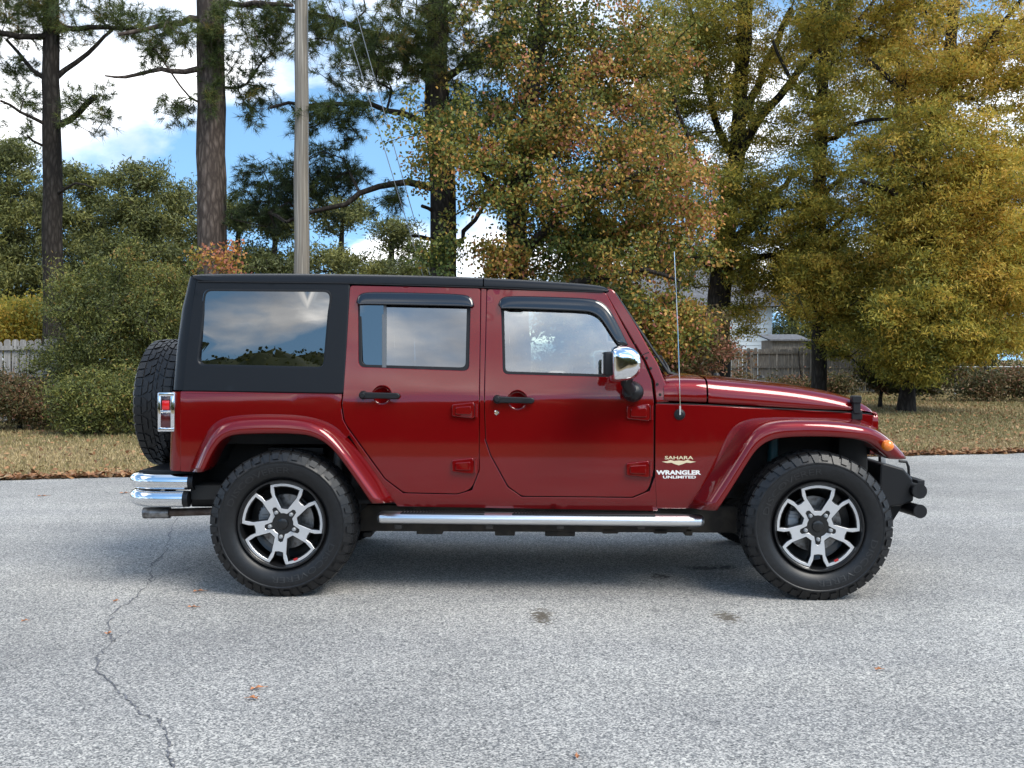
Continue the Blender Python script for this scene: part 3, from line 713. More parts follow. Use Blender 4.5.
# front header under hood / grille
def nose_sec(px, ytop, ybot): 
    a = solve(px, ytop, yfront); b = solve(px, ybot, yfront); return a, b
a = L(873.5, 414, .40); b = L(877.5, 421, .40); zt = L(873.5, 413, .36).z; zb_ = L(878, 452, .45).z
g = G(); yl = yfront(a.x, 1.0)+.035
slots = []
for k in range(7):
    yc = YC+(k-3)*.092; slots.append(rounded([(yc-.026, zb_+.13), (yc+.026, zb_+.13), (yc+.03, zt-.10), (yc-.03, zt-.10)], .02))
lamps = [circ(YC-.42, zt-.17, .09, 28), circ(YC+.42, zt-.17, .09, 28)]
outl = rounded([(yl, zb_), (2*YC-yl, zb_), (2*YC-yl-.0, zt, .05), (yl, zt, .05)], .02)
V, Fs = panel_xz(outl, slots+lamps, lambda y, z: 0, 0, .05, .008, .06)
xg = b.x-.010
V = [(xg-y, x, z) for (x, y, z) in V]
gr = link('grille', pmesh('grille', V, [tuple(f)[::-1] for f in Fs]), PT, car)
g = G(); g.box(xg-.055, xg-.045, yl+.02, 2*YC-yl-.02, zb_, zt-.02); g.build('grille_mesh', M['dark'], gr, smooth=False)
for s_ in (-1, 1):
    g = G(); g.lathe([(0, .012), (.05, .010), (.08, .0), (.088, -.01), (.088, -.05)], (xg-.012, YC+s_*.42, zt-.17), 32, 'X'); g.build('headlight', M['chrome'], gr)
# badge-side: nose side piece between hood front and flare
g = G(); p1 = L(858, 413.5, .33); p2 = L(876, 423.5, .33)
g.box(p1.x-.1, xg-.056, yl+.012, 2*YC-yl-.012, zb_-.12, zt-.05, .01); g.build('radiator_support', M['dark'], car)
# --- windshield frame
ap = [(609.6, 289.5, 3), (613, 291.5), (631, 318), (649, 351.5), (656, 363), (665, 385), (669.2, 400.6, 2), (657, 401.6), (655, 381), (646.4, 361), (633, 338.5), (606.8, 293.6)]
ap = rounded(ap, 0)
w1, w2 = panel('windshield_frame', ap, [], PT, car, both=True, depth=.06, step=.03, off=.004, bev=.008)
for px, py in ((646.6, 358), (650.8, 368.4), (657.4, 384.2), (660.2, 394.6)):
    g = G(); c = solve(px, py, yside); g.lathe([(0, -.004), (.007, -.003), (.0085, .004)], c, 12); g.build('frame_bolt', M['dark'], w1)
def seam(name, pts, wd, parent, yf=yside, off=.0005, m=None):
    g = G(); g.tube([solve(px, py, yf)+Vector((0, off, 0)) for px, py in pts], wd, 6); return g.build(name, m or M['dark'], parent)
seam('frame_seam', [(640.8, 355.4), (649.4, 352)], .0022, w1, off=.002)
pt, pb = L(613.5, 291.5, .30), L(668.5, 377, .22)
g = G(); g.box(pt.x-.05, pt.x+.01, .30, 2*YC-.30, pt.z-.05, pt.z, .008); g.build('windshield_header', PT, car)
g = G(); ya, yb = .262, .20
V = [(pt.x-.004, .275, pt.z-.02), (pt.x-.004, 2*YC-.275, pt.z-.02), (pb.x-.012, 2*YC-.22, pb.z-.0), (pb.x-.012, .22, pb.z-.0)]
g.add(V, [(0, 1, 2, 3)]); ws = g.build('windshield', M['glass_clear'], car, smooth=False)
for ya, yb in ((.262, .2), (2*YC-.262, 2*YC-.2)):
    g = G(); g.tube([(pt.x+.004, ya, pt.z-.012), (pb.x+.0, yb, pb.z+.02)], .008, 8); g.build('glass_seal', M['rubber'], ws)
# wiper at the cowl
g = G(); q0, q1 = L(669, 373, .5), L(661, 356, .5)
g.tube([q0, (q0.x-.01, .52, q0.z+.04), q1], [.014, .010, .004], 8); g.tube([q1, (q1.x-.02, 1.0, q1.z-.01)], .006, 6); g.tube([(q0.x, .5, q0.z-.0), (q0.x+.05, .5, q0.z-.015)], .012, 8)
g.build('wiper', M['rubber'], car)
# --- hardtop sides and roof
HT = M['hardtop']
hp = rounded([(197.6, 277), (348.6, 284), (345.5, 345), (342.3, 392.6, 2), (183, 390), (187, 350), (192, 310)], 0)
qw = rounded([(205.5, 290.2), (331, 291.2), (324.5, 369), (195.8, 366)], 8)
h1, h2 = panel('hardtop_side', hp, [qw], HT, car, both=True, depth=.03, step=.035, bev=.012, bn=3)
corner('hardtop_corner', [(196.6, 276.2, 190.8), (192, 308, 183), (187, 348, 177.6), (182.6, 390, 174.2)], HT, .07)
a0, a1 = L(174.2, 390, .24), L(190.6, 276, .33)
V = [(a0.x, .25, a0.z), (a0.x, 2*YC-.25, a0.z), (a1.x, 2*YC-.34, a1.z), (a1.x, .34, a1.z)]
g = G(); g.add(V+[(x+.03, y, z) for x, y, z in V], [(0, 1, 2, 3), (4, 5, 6, 7), (0, 1, 5, 4), (2, 3, 7, 6)]); hr = g.build('hardtop_rear', HT, car, smooth=False)
f_ = lambda u, v: tuple(Vector(V[0]).lerp(Vector(V[1]), u).lerp(Vector(V[3]).lerp(Vector(V[2]), u), v)-Vector((.004, 0, 0)))
g = G(); g.add([f_(.12, .08), f_(.88, .08), f_(.86, .9), f_(.14, .9)], [(0, 1, 2, 3)]); g.build('rear_window', M['glass_dark'], hr, smooth=False)
def roof_sec(px, ylow, ytop):
    a = solve(px, ylow, yside); x = a.x; z0 = a.z; zt = L(px, ytop, a.y+.08).z
    pts = [(a.y+.03, z0+.002), (a.y-.004, z0+.001), (a.y-.006, z0+.008), (a.y+.004, z0+(zt-z0)*.62), (a.y+.03, zt-.006), (a.y+.085, zt-.0005), (a.y+.3, zt+.014), (YC, zt+.022)]
    return [(x, y, z) for y, z in pts]+[(x, 2*YC-y, z) for y, z in pts[-2::-1]]
rs1 = [(192.5, 276.5, 275.2), (194, 279.5, 274.4), (200, 282.5, 273.9), (230, 283.2, 273.4), (290, 283.8, 273.3), (340, 284.4, 273.8), (400, 285.6, 274.9), (450, 286.8, 276.2), (481.5, 287.6, 277.4), (482.8, 287.7, 277.6)]
rf = loft([roof_sec(*s_) for s_ in rs1], 'roof_panel', HT, car, 1, sharp=50)
rs2 = [(484, 287.8, 277.6), (485.5, 287.9, 277.7), (520, 289.2, 279.2), (560, 290.8, 281.7), (590, 292, 284.0), (603, 292.6, 285.6), (607.4, 292.6, 287.6), (608.8, 292.2, 290.2)]
loft([roof_sec(*s_) for s_ in rs2], 'roof_panel', HT, car, 1, sharp=50)
g = G(); e0, e1 = L(483.4, 282, .3), L(483.4, 282, .3)
g.box(e0.x-.5, e0.x+.5, .30, 2*YC-.30, e0.z-.02, e0.z-.005); g.build('headliner', M['dark'], car, smooth=False)
seam('drip_rail', [(198, 281.8), (345, 283.4), (480, 287.5), (603, 292.4)], .0035, h1, m=M['rubber'], off=-.004)
# --- glass (fixed panes stand a little more upright than the door skin)
def ytilt(t, c): return lambda x, z: c[0]+math.tan(rad(t))*(z-c[1])
c = solve(262, 330, yside)
YQ = ytilt(2.6, (c.y+.014, c.z))
qg = panel('quarter_window', [(x, y) for x, y in rounded([(204, 289), (332, 290), (325.5, 370.2), (194.6, 367.2)], 8)], [], M['glass_dark'], h1, yf=YQ, depth=0, step=.1)
qs = rounded([(204.5, 289.2), (331.8, 290.2), (325.2, 370), (195, 367)], 8); qi = rounded([(205.6, 290.6), (330.4, 291.6), (324.2, 368.4), (196.6, 365.6)], 7)
panel('window_seal', qs, [qi], M['rubber'], h1, yf=YQ, off=-.004, depth=.01, bev=.002)
v = [tuple(v.co) for v in qg.data.vertices]; f = [tuple(p.vertices) for p in qg.data.polygons]; v, f = mir(v, f); link('quarter_window', pmesh('quarter_window', v, f), M['glass_dark'], h2)
def both_glass(nm, outl, m, pn, pf, yf, off):
    o = panel(nm, outl, [], m, pn, yf=yf, off=off, depth=0, step=.08)
    v = [tuple(v.co) for v in o.data.vertices]; f = [tuple(p.vertices) for p in o.data.polygons]; v, f = mir(v, f); link(nm, pmesh(nm, v, f), m, pf)
rso = rounded([(357, 295.4), (471.6, 299), (470, 372.2), (357.4, 368)], 7); rsi = rounded([(361.2, 299.5), (467.4, 303), (466, 368), (361.4, 365)], 6)
panel('window_seal', rso, [rsi], M['rubber'], o1, off=.007, depth=.012, bev=.003)
c = solve(370, 335, yside); YF = ytilt(2.6, (c.y+.016, c.z))
both_glass('fixed_window', [(360, 298), (383.5, 299), (383.5, 367.5), (360, 367)], M['glass_dark'], o1, o2, YF, 0)
c = solve(425, 335, yside)
both_glass('door_window', [(384.5, 299), (469, 302), (467.5, 370), (384.5, 367)], M['glass_mid'], o1, o2, ytilt(7.6, (c.y+.014, c.z)), 0)
panel('window_divider', [(382.2, 299), (386, 299), (386, 367.5), (382.2, 367.5)], [], mat('grey_trim', (.12, .125, .13), .35, .5), o1, off=.006, depth=.014, bev=.002)
fso = rounded([(499.8, 299), (592.5, 301.4, 5), (606.6, 308.6, 6), (633.8, 356, 4), (639.2, 379.2), (502, 375.2)], 6); fsi = rounded([(503.4, 303), (590, 305.5, 5), (603, 312.5, 6), (629, 358, 4), (634, 375.6), (505, 371.8)], 5)
panel('window_seal', fso, [fsi], M['rubber'], f1, off=.007, depth=.012, bev=.003)
c = solve(560, 335, yside)
both_glass('door_window', [(501.5, 301), (591, 303), (605, 310), (632, 357), (637.5, 377.5), (503.5, 374)], M['glass_clear'], f1, f2, ytilt(7.6, (c.y+.014, c.z)), 0)
# --- wind deflectors (smoked visors)
def visor(top, bot, parent):
    """two px polylines, top edge on the door and lower edge standing out"""
    secs = []
    for (a, b) in zip(top, bot):
        pa = solve(*a, yside); pb = solve(*b, yside); 
        s_ = []
        for t, o_ in ((0, .002), (.0, -.010), (.12, -.020), (.5, -.027), (.88, -.031), (1.0, -.030), (1.0, -.024), (.5, -.018)):
            q = solve(a[0]+(b[0]-a[0])*t, a[1]+(b[1]-a[1])*t, yside, o_); s_.append(tuple(q))
        secs.append(s_)
    k = len(secs[0]); c0 = [tuple(Vector(p)+Vector((0, -p[1]+solve(*top[0], yside).y+.003, 0))) for p in secs[0]]; c1 = [tuple(Vector(p)+Vector((0, -p[1]+solve(*top[-1], yside).y+.003, 0))) for p in secs[-1]]
    return loft([c0]+secs+[c1], 'wind_deflector', M['gloss_black'], parent, 2)
visor([(356, 303), (357.5, 296), (362, 292.6), (372, 291.6), (420, 292.6), (462, 293.8), (470, 296), (473.4, 300), (474.4, 306)],
      [(358.5, 304.6), (360, 304.5), (364, 304.4), (373, 304.5), (420, 305.4), (462, 306.3), (468, 306.6), (471, 306.8), (472, 307)], o1)
visor([(498, 305), (499.6, 299.4), (504, 296.6), (512, 295.6), (550, 296.6), (588, 298), (598, 299.8), (607, 305), (614, 316), (621, 330), (628.4, 345)],
      [(501, 308.8), (502.6, 308.6), (506, 308.6), (513, 308.7), (550, 309.9), (585, 311.2), (592, 312.6), (600, 317), (606, 326), (612.4, 336), (620, 347)], f1)
# --- handles, hinges, lock
def handle(x0, x1, y0, y1, parent):
    g = G(); a = solve(x0, y0, yside); b = solve(x1, y1, yside); yb = a.y
    g.lathe([(0, -.034), (.012, -.034), (.015, -.031), (.0155, -.028), (.018, -.028), (.022, -.024), (.0245, -.004), (.026, .002)], (a.x, yb, a.z), 28)
    h_ = .0115
    P = [(a.x-.002, a.z+h_*1.1), (a.x-.002, a.z-h_*1.1), (b.x-.01, b.z-h_*.95), (b.x, b.z-h_*.6), (b.x+.003, b.z), (b.x, b.z+h_*.6), (b.x-.01, b.z+h_*.95)]
    V, Fs = panel_xz(rounded(P, .003), [], lambda x, z: yb, -.030, .020, .006, .04, 3); g.add(V, Fs)
    g.build('door_handle', M['plastic'], parent, sharp=40)
handle(363.4, 399, 395.2, 395.8, o1); handle(497.4, 533, 399.4, 400.4, f1)
c = solve(496.6, 412.6, yside); g = G(); g.lathe([(0, -.005), (.010, -.005), (.014, -.001), (.0145, .002)], c, 20); g.build('door_lock', M['chrome'], f1)
def hinge(x0, x1, y0, y1, parent):
    g = G()
    P = px2xz(rounded([(x0, y0+2.2), (x1-4.5, y0), (x1-3.6, y0+2), (x1-3.6, y1-1.5), (x1-4.5, y1), (x0, y1-2.2)], .8), yside)
    zc = solve(x0, (y0+y1)/2, yside).z; yh = lambda x, z: yside(x, zc)+(z-zc)*.05
    V, Fs = panel_xz(P, [], yh, -.017, .030, .005, .05, 3); g.add(V, Fs)
    P = px2xz(rounded([(x0+3.5, y0+4.6), (x1-7, y0+3.6), (x1-7, y1-3.6), (x0+3.5, y1-4)], .8), yside)
    V, Fs = panel_xz(P, [], yh, -.024, .012, .004, .05, 2); g.add(V, Fs)
    a, b = solve(x1-1.4, y0+.5, yside), solve(x1-1.4, y1-.5, yside); g.tube([(a.x, a.y-.012, a.z), (b.x, b.y-.013, b.z)], .010, 14)
    g.build('door_hinge', PT, parent, sharp=40)
hinge(453, 477.5, 403, 417.5, o1); hinge(453, 477, 458.5, 473, o1); hinge(627.5, 652.6, 404.8, 420, f1); hinge(627, 652, 461.5, 476.5, f1)
# --- beltline crease trim
seam('belt_crease', [(186, 393.2), (300, 394), (338, 394.4)], .0018, car, off=.0003, m=PT)
# --- mirror
g = G()
def resamp(P, n):
    P = np.array(P+[P[0]]); s_ = np.concatenate([[0], np.cumsum(np.linalg.norm(np.diff(P, axis=0), axis=1))]); t = np.linspace(0, s_[-1], n+1)[:-1]
    return list(zip(np.interp(t, s_, P[:, 0]), np.interp(t, s_, P[:, 1])))
P = [(610.4, 349), (622, 346.6), (632, 348), (637.6, 353), (639.4, 361), (638.4, 372), (634, 377.6), (626, 380), (611, 380.8)]
c2 = [(lambda q: (q.x, q.z))(L(x, y, -.02)) for x, y in rounded(P, 1.5)]
cxm = sum(p[0] for p in c2)/len(c2); czm = sum(p[1] for p in c2)/len(c2)
secs = []
for s_, yy in ((.33, -.152), (.68, -.148), (.92, -.132), (1.05, -.10), (1.09, -.05), (1.09, .02), (1.02, .07), (.86, .095)):
    dd = resamp(c2, 18); secs.append([(cxm+(x-cxm)*s_, yy, czm+(z-czm)*s_) for x, z in dd])
V = [p for s_ in secs for p in s_]; k = len(secs[0]); Fs = [(i*k+j, (i+1)*k+j, (i+1)*k+(j+1) % k, i*k+(j+1) % k) for i in range(len(secs)-1) for j in range(k)]
Fs += [tuple(range(k)), tuple((len(secs)-1)*k+j for j in range(k))[::-1]]
g.add(V, Fs); mr_ = g.build('side_mirror', M['chrome'], car, sharp=180, sub=2)
a = L(603, 354, -.02); b = L(611, 375.5, -.02); g = G(); g.box(a.x, b.x+.02, -.10, .07, b.z, a.z+.012, .012); g.build('mirror_housing', M['plastic'], mr_)
g = G(); g.box(a.x-.003, a.x, -.085, .055, b.z+.012, a.z, .0); g.build('mirror_glass', M['chrome'], mr_, smooth=False)
c = L(634, 392, .09); g = G(); t = L(628, 376, .0)
g.tube([(t.x-.0, .0, t.z), (t.x-.008, .02, t.z-.04), (c.x-.022, .06, c.z+.01)], [.034, .032, .034], 16)
g.lathe([(0, -.062), (.030, -.055), (.048, -.035), (.056, 0), (.058, .03), (.060, .09)], (c.x, .105, c.z), 28); g.box(c.x-.062, c.x-.01, .04, .13, c.z-.03, c.z+.05, .015)
g.build('mirror_arm', M['plastic'], mr_)
b2 = L(634, 392, .1)
# far mirror
g = G(); g.add([(x, 2*YC-y, z) for x, y, z in V], [f[::-1] for f in Fs]); g.build('side_mirror', M['chrome'], car, sharp=180, sub=2)
# --- antenna
c = solve(679.6, 414.6, yfront); g = G(); g.lathe([(0, -.012), (.018, -.012), (.024, -.006), (.030, -.004), (.033, .002)], c, 24); an = g.build('antenna_base', M['rubber'], car)
tp = L(673.8, 252, c.y); g = G(); g.tube([(c.x, c.y-.016, c.z), (c.x, c.y-.02, c.z+.05)], .0062, 8)
g.tube([(c.x, c.y-.02, c.z+.05), ((c.x+tp.x)/2+.004, c.y-.02, (c.z+tp.z)/2), (tp.x, c.y-.02, tp.z)], [.0026, .0022, .0016], 6); g.build('antenna_rod', M['chrome'], an)
# --- hood latch
a = solve(857.4, 407, yfront); g = G()
for x0, x1, y0, y1, o_ in ((854, 861.6, 396.5, 402.5, -.035), (855, 860.8, 401, 413, -.028), (853.6, 862.6, 411.5, 419.5, -.022)):
    P = px2xz(rounded([(x0, y0), (x1, y0), (x1, y1), (x0, y1)], 1.2), yfront, o_)
    V, Fs = panel_xz(P, [], lambda x, z: a.y+.012, o_, .05, .005, .05, 2); g.add(V, Fs)
g.build('hood_latch', M['rubber'], car)
seam('hood_seam', [(657, 403.2), (707, 405), (760, 408), (851, 412.6), (872, 414.2)], .003, car, yf=yfront, off=.004)
for px, zz in ((715, .05), (760, .02)):
    p_ = L(px, 374.5, .55); g = G(); g.lathe([(0, .016), (.012, .014), (.02, 0)], (p_.x, .50, hs[1][6][2]-(.0 if px < 740 else .015)), 14, 'Z'); g.build('hood_bumper', M['rubber'], hood)
# --- marker light on flare
c = L(889.4, 446, .02); g = G(); g.lathe([(0, -.016), (.016, -.013), (.027, -.004), (.030, .006), (.031, .03)], (c.x, .030, c.z), 28); ml_ = g.build('marker_light', M['orange'], ff[0])
# --- tail light
def pbox(g, x0, x1, y0, y1, Y0, Y1, bev=.003):
    a = L(x0, y1, Y0); b = L(x1, y0, Y0); g.box(a.x, b.x, Y0, Y1, a.z, b.z, bev)
yt = .175
g = G(); pbox(g, 158.2, 174, 392.6, 396.4, yt, yt+.16); pbox(g, 158.2, 174, 427.8, 431.6, yt, yt+.16); pbox(g, 170.4, 174.4, 392.8, 431.4, yt+.001, yt+.15); pbox(g, 157.6, 160.6, 392.8, 431.4, yt+.002, yt+.158); pbox(g, 158.6, 172, 410.6, 413.0, yt+.004, yt+.15)
tl_ = g.build('tail_light', M['chrome'], car)
g = G(); pbox(g, 160, 171.5, 395.6, 411.5, yt+.012, yt+.14, .004); g.build('black_lens_surround', M['smoke_lens'], tl_)
g = G(); pbox(g, 161.8, 169.2, 400.6, 410, yt+.008, yt+.14, .003); g.build('red_lens', M['redlens'], tl_)
g = G(); pbox(g, 160, 171.5, 412.4, 428.6, yt+.010, yt+.14, .004); g.build('smoked_lens', M['smoke_lens'], tl_)
v = [tuple(v.co) for v in tl_.data.vertices]; f = [tuple(p.vertices) for p in tl_.data.polygons]; v, f = mir(v, f); t2 = link('tail_light', pmesh('tail_light', v, f), M['chrome'], car)
g = G(); g.box(*[q for q in (lambda a, b: (a.x, b.x, 2*YC-yt-.14, 2*YC-yt-.01, a.z, b.z))(L(160, 428, yt), L(171, 396, yt))], .004); g.build('smoked_lens', M['smoke_lens'], t2)
# --- rear bumper : double chrome tube
def bump_tube(yc_px, r_px, xe):
    Y0 = .20; r_ = r_px*(D0+Y0)/F; e = L(xe, yc_px, Y0); f_ = L(125, yc_px, Y0+.06); xr = f_.x+r_; pts = [(e.x, Y0+.0, e.z)]
    pts += [(xr+.17, Y0, e.z)]
    for k in range(1, 7):
        a = math.pi/2*k/6; pts.append((xr+.17-.17*math.sin(a), Y0+.17*(1-math.cos(a)), e.z))
    half = pts+[(xr, YC, e.z)]
    full = half+[(x, 2*YC-y, z) for x, y, z in half[-2::-1]]
    g = G(); g.tube(full, r_, 24, False)
    for q in (0, -1):
        p = Vector(full[q]); g.lathe([(r_*1.0, 0), (r_*.9, .006 if 0 else .0)], p, 8) if 0 else None
    return g, full, r_
g, f1_, r1_ = bump_tube(481.8, 8.0, 189.6); rb = g.build('rear_bumper', M['chrome'], car, sharp=60)
g, f2_, r2_ = bump_tube(498.8, 8.4, 184.5); g.build('bumper_tube', M['chrome'], rb, sharp=60)
g = G()
for fl, rr in ((f1_, r1_), (f2_, r2_)):
    for q in (fl[0], fl[-1]): g.tube([(q[0]-.004, q[1], q[2]), (q[0]+.03, q[1], q[2])], rr*.96, 20)
x0 = f1_[7][0]; zt_ = f1_[0][2]+r1_
g.box(x0+.03, f1_[0][0]+.02, .27, 2*YC-.27, zt_-.02, zt_+.012, .006)
for y in (.26, .8, 1.6): g.box(f2_[0][0]-.14, f2_[0][0]-.09, y, y+.05, f2_[0][2]-.01, f1_[0][2], .004)
g.box(-1.95, -1.80, .45, .6, .44, .60, .01); g.box(-1.95, -1.80, 2*YC-.6, 2*YC-.45, .44, .60, .01)
g.build('bumper_bracket', M['plastic'], rb)
g = G(); a, b = L(144, 512.8, .42), L(170, 512.6, .42); g.tube([(a.x, .42, a.z), (b.x, .42, b.z)], .034, 20, False); g.tube([(a.x+.01, .42, a.z), (b.x, .42, b.z)], .030, 20); ex = g.build('exhaust_pipe', M['steel'], car)
g = G(); c = L(214, 511.5, .42); g.tube([(b.x-.02, .42, b.z), (c.x, .42, c.z+.002), (c.x+.35, .46, c.z+.12)], .024, 16); g.build('pipe', M['rust'], ex)
# --- front bumper
g = G()
P = [(888, 456.5), (896, 458.5), (906, 466), (912, 477), (914, 494), (904, 503), (886, 505), (870, 500), (868, 470), (876, 461)]
q = [(lambda q: (q.x, q.z))(L(x, y, .50)) for x, y in P]
P2 = [(882.5, 464.5), (903, 470.5), (911, 480), (912, 500), (900, 504), (880, 506)]
V, Fs = panel_xz([(lambda q: (q.x, q.z))(L(x, y, .40)) for x, y in rounded(P2, 2)], [], lambda x, z: .40, 0, 2*(YC-.40), .012, .1, 2); g.add(V, Fs)
e1, e2 = L(919.6, 491.2, .36), L(919.6, 511.2, .37)
fb = g.build('front_bumper', M['plastic'], car)
for e, r_ in ((e1, .044), (e2, .040)):
    g = G(); g.tube([(e.x, .36, e.z), (e.x, .365, e.z)], r_, 28); g.tube([(e.x, .362, e.z), (e.x-.03, .60, e.z+.0), (e.x-.03, 2*YC-.6, e.z), (e.x, 2*YC-.36, e.z)], r_*.93, 20); g.build('bumper_tube', M['rubber'], fb)
g = G(); a = L(920, 481, .46); b = L(927.5, 499, .46); g.box(a.x, b.x, .5, 2*YC-.5, b.z, a.z, .004)
a = L(880.4, 452, .48); b = L(885, 466, .48); g.box(a.x, b.x, .48, .52, b.z-.04, a.z+.03, .003); g.build('mount_plate', M['cast'] if 0 else M['plastic'], fb)
g = G(); g.box(a.x-.002, b.x, .465, .478, b.z, a.z, .002); g.build('frame_tab', M['cast'], fb)
g = G(); a, b, c_, d_ = L(899, 461, .52), L(906.5, 462, .52), L(908.5, 467, .52), L(909, 477, .52); g.tube([a, b, c_, d_], .0085, 8); g.build('tow_hook', M['rubber'], fb)
g = G(); V, Fs = panel_xz([(lambda q: (q.x, q.z))(L(x, y, .5)) for x, y in [(868, 500), (904, 503), (893, 520), (880, 529), (868, 530)]], [], lambda x, z: .5, 0, .04, .004, .1, 2); g.add(V, Fs); g.build('frame_horn', M['dark'], fb); g = G(); v, f = mir(V, Fs); g.add(v, f); g.build('frame_horn', M['dark'], fb)
# --- running board
def runboard(mm):
    Y0 = .10; a, b = L(377, 518.3, Y0), L(705, 521.8, Y0); rz = 5.9*(D0+Y0)/F
    g = G(); V = []; n = 20; st = [(a.x-.001, .55), (a.x+.006, .86), (a.x+.02, 1), (b.x-.03, 1), (b.x-.012, .86), (b.x-.002, .55)]
    for i, (x, s_) in enumerate(st):
        z = a.z+(b.z-a.z)*(x-a.x)/(b.x-a.x)
        for k in range(n):
            t = 2*math.pi*k/n; V.append((x, Y0+.045+math.copysign(abs(math.cos(t))**.8, math.cos(t))*.060*s_, z+math.copysign(abs(math.sin(t))**.8, math.sin(t))*rz*s_))
    Fs = [(i*n+k, i*n+(k+1) % n, (i+1)*n+(k+1) % n, (i+1)*n+k) for i in range(len(st)-1) for k in range(n)]+[tuple(range(n))[::-1], tuple((len(st)-1)*n+k for k in range(n))]
    if mm: V, Fs = mir(V, Fs)
    g.add(V, Fs); o = g.build('running_board', M['alu'], car, sharp=60)
    for x0, x1 in ((400.5, 484.5), (512, 655)):
        g = G(); p, q = L(x0, 512.8+(x0-377)*.01, Y0+.02), L(x1, 512.8+(x1-377)*.01, Y0+.02)
        g.box(p.x, q.x, .10, .19, min(p.z, q.z)-.008, max(p.z, q.z)+.004, .004)
        m = int((q.x-p.x)/.018)
        for k in range(m): g.box(p.x+.01+k*.018, p.x+.018+k*.018, .105, .185, p.z+.0, p.z+(q.z-p.z)*k/m+.008)
        if mm: g.V, g.F = mir(g.V, g.F)
        g.build('step_pad', M['plastic'], o)
    for px in (400, 490, 560, 640, 690):
        g = G(); p = L(px, 526, .2); g.box(p.x-.02, p.x+.02, .12, .5, p.z-.004, p.z+.022, .003)
        if mm: g.V, g.F = mir(g.V, g.F)
        g.build('board_bracket', M['grime'], o)
runboard(0); runboard(1)
# --- chassis
g = G()
for s_ in (0, 1):
    y0 = .50 if not s_ else 2*YC-.58; a = L(352, 531, .5); b = L(735, 531, .5)
    g.box(a.x, b.x, y0-.06, y0+.08, .30, .46, .008); g.box(-1.9, a.x+.02, y0, y0+.08, .50, .60, .01); g.box(b.x-.02, 2.0, y0, y0+.08, .50, .60, .01)
    g.tube([(a.x-.2, y0+.04, .56), (a.x+.04, y0+.04, .43)], .05, 10); g.tube([(b.x+.2, y0+.04, .56), (b.x-.04, y0+.04, .43)], .05, 10)
ch = g.build('chassis', M['grime'], car)
g = G(); g.box(-.75, .05, .66, 1.2, .36, .52, .03); g.box(.2, .85, .70, 1.2, .34, .5, .03); g.box(.10, .16, .5, 1.4, .40, .46, .01)
rr_ = random.Random(3)
for px, py, w_, h_ in ((352, 532, 12, 6), (368, 534, 8, 5), (430, 531, 26, 5), (505, 532, 20, 6), (560, 533, 30, 5), (610, 530, 16, 6), (660, 530, 14, 6), (688, 531, 8, 8)):
    a, b = L(px-w_/2, py+h_/2, .47), L(px+w_/2, py-h_/2, .47); g.box(a.x, b.x, .44, .56, a.z, b.z, .008)
g.tube([(-.9, .9, .42), (1.3, .9, .45)], .03, 10)
g.build('underbody_plates', M['grime'], ch)
WZ = .408; XR, XF = L(283.5, 528.5, 0).x-.016, L(814.2, 528.5, 0).x+.032; YW = 0.0
for nm, x in (('rear', XR), ('front', XF)):
    g = G(); g.tube([(x, .25, WZ), (x, 2*YC-.25, WZ)], .042, 14); g.lathe([(0, -.13), (.10, -.09), (.14, 0), (.10, .09), (0, .13)], (x, .94 if nm == 'rear' else 1.2, WZ), 18)
    g.tube([(x-.16 if nm == 'rear' else x+.16, .40, WZ+.02), (x-.16 if nm == 'rear' else x+.16, 2*YC-.4, WZ+.02)], .018, 8)
    ax = g.build('axle', M['grime'], car)
    for yy in (.60, 2*YC-.60):
        g = G(); g.tube([(x+.06*math.cos(t*.7), yy+.06*math.sin(t*.7), WZ+.05+t*.006) for t in range(60)], .008, 6, False); g.build('coil_spring', M['dark'], ax)
    for yy in (.47, 2*YC-.47):
        sx = x-.16 if nm == 'front' else x+.22
        g = G(); 
        g.tube([(sx, yy, WZ+.16), (sx+.02, yy, WZ+.55)], .030, 14); g.build('shock_absorber', M['teal'] if nm == 'front' else M['cast'], ax)
g = G(); a, b = L(268, 454.5, .36), L(323.5, 447.5, .36); g.box(a.x, b.x, .36, .5, a.z, b.z, .004); g.build('wheelhouse_plate', M['rubber'], car)
c = L(846, 468, .42); g = G(); g.tube([(c.x-.06, .42, c.z+.01), (c.x+.02, .42, c.z-.005)], .022, 12); g.build('red_bump_stop', M['redpart'], car)
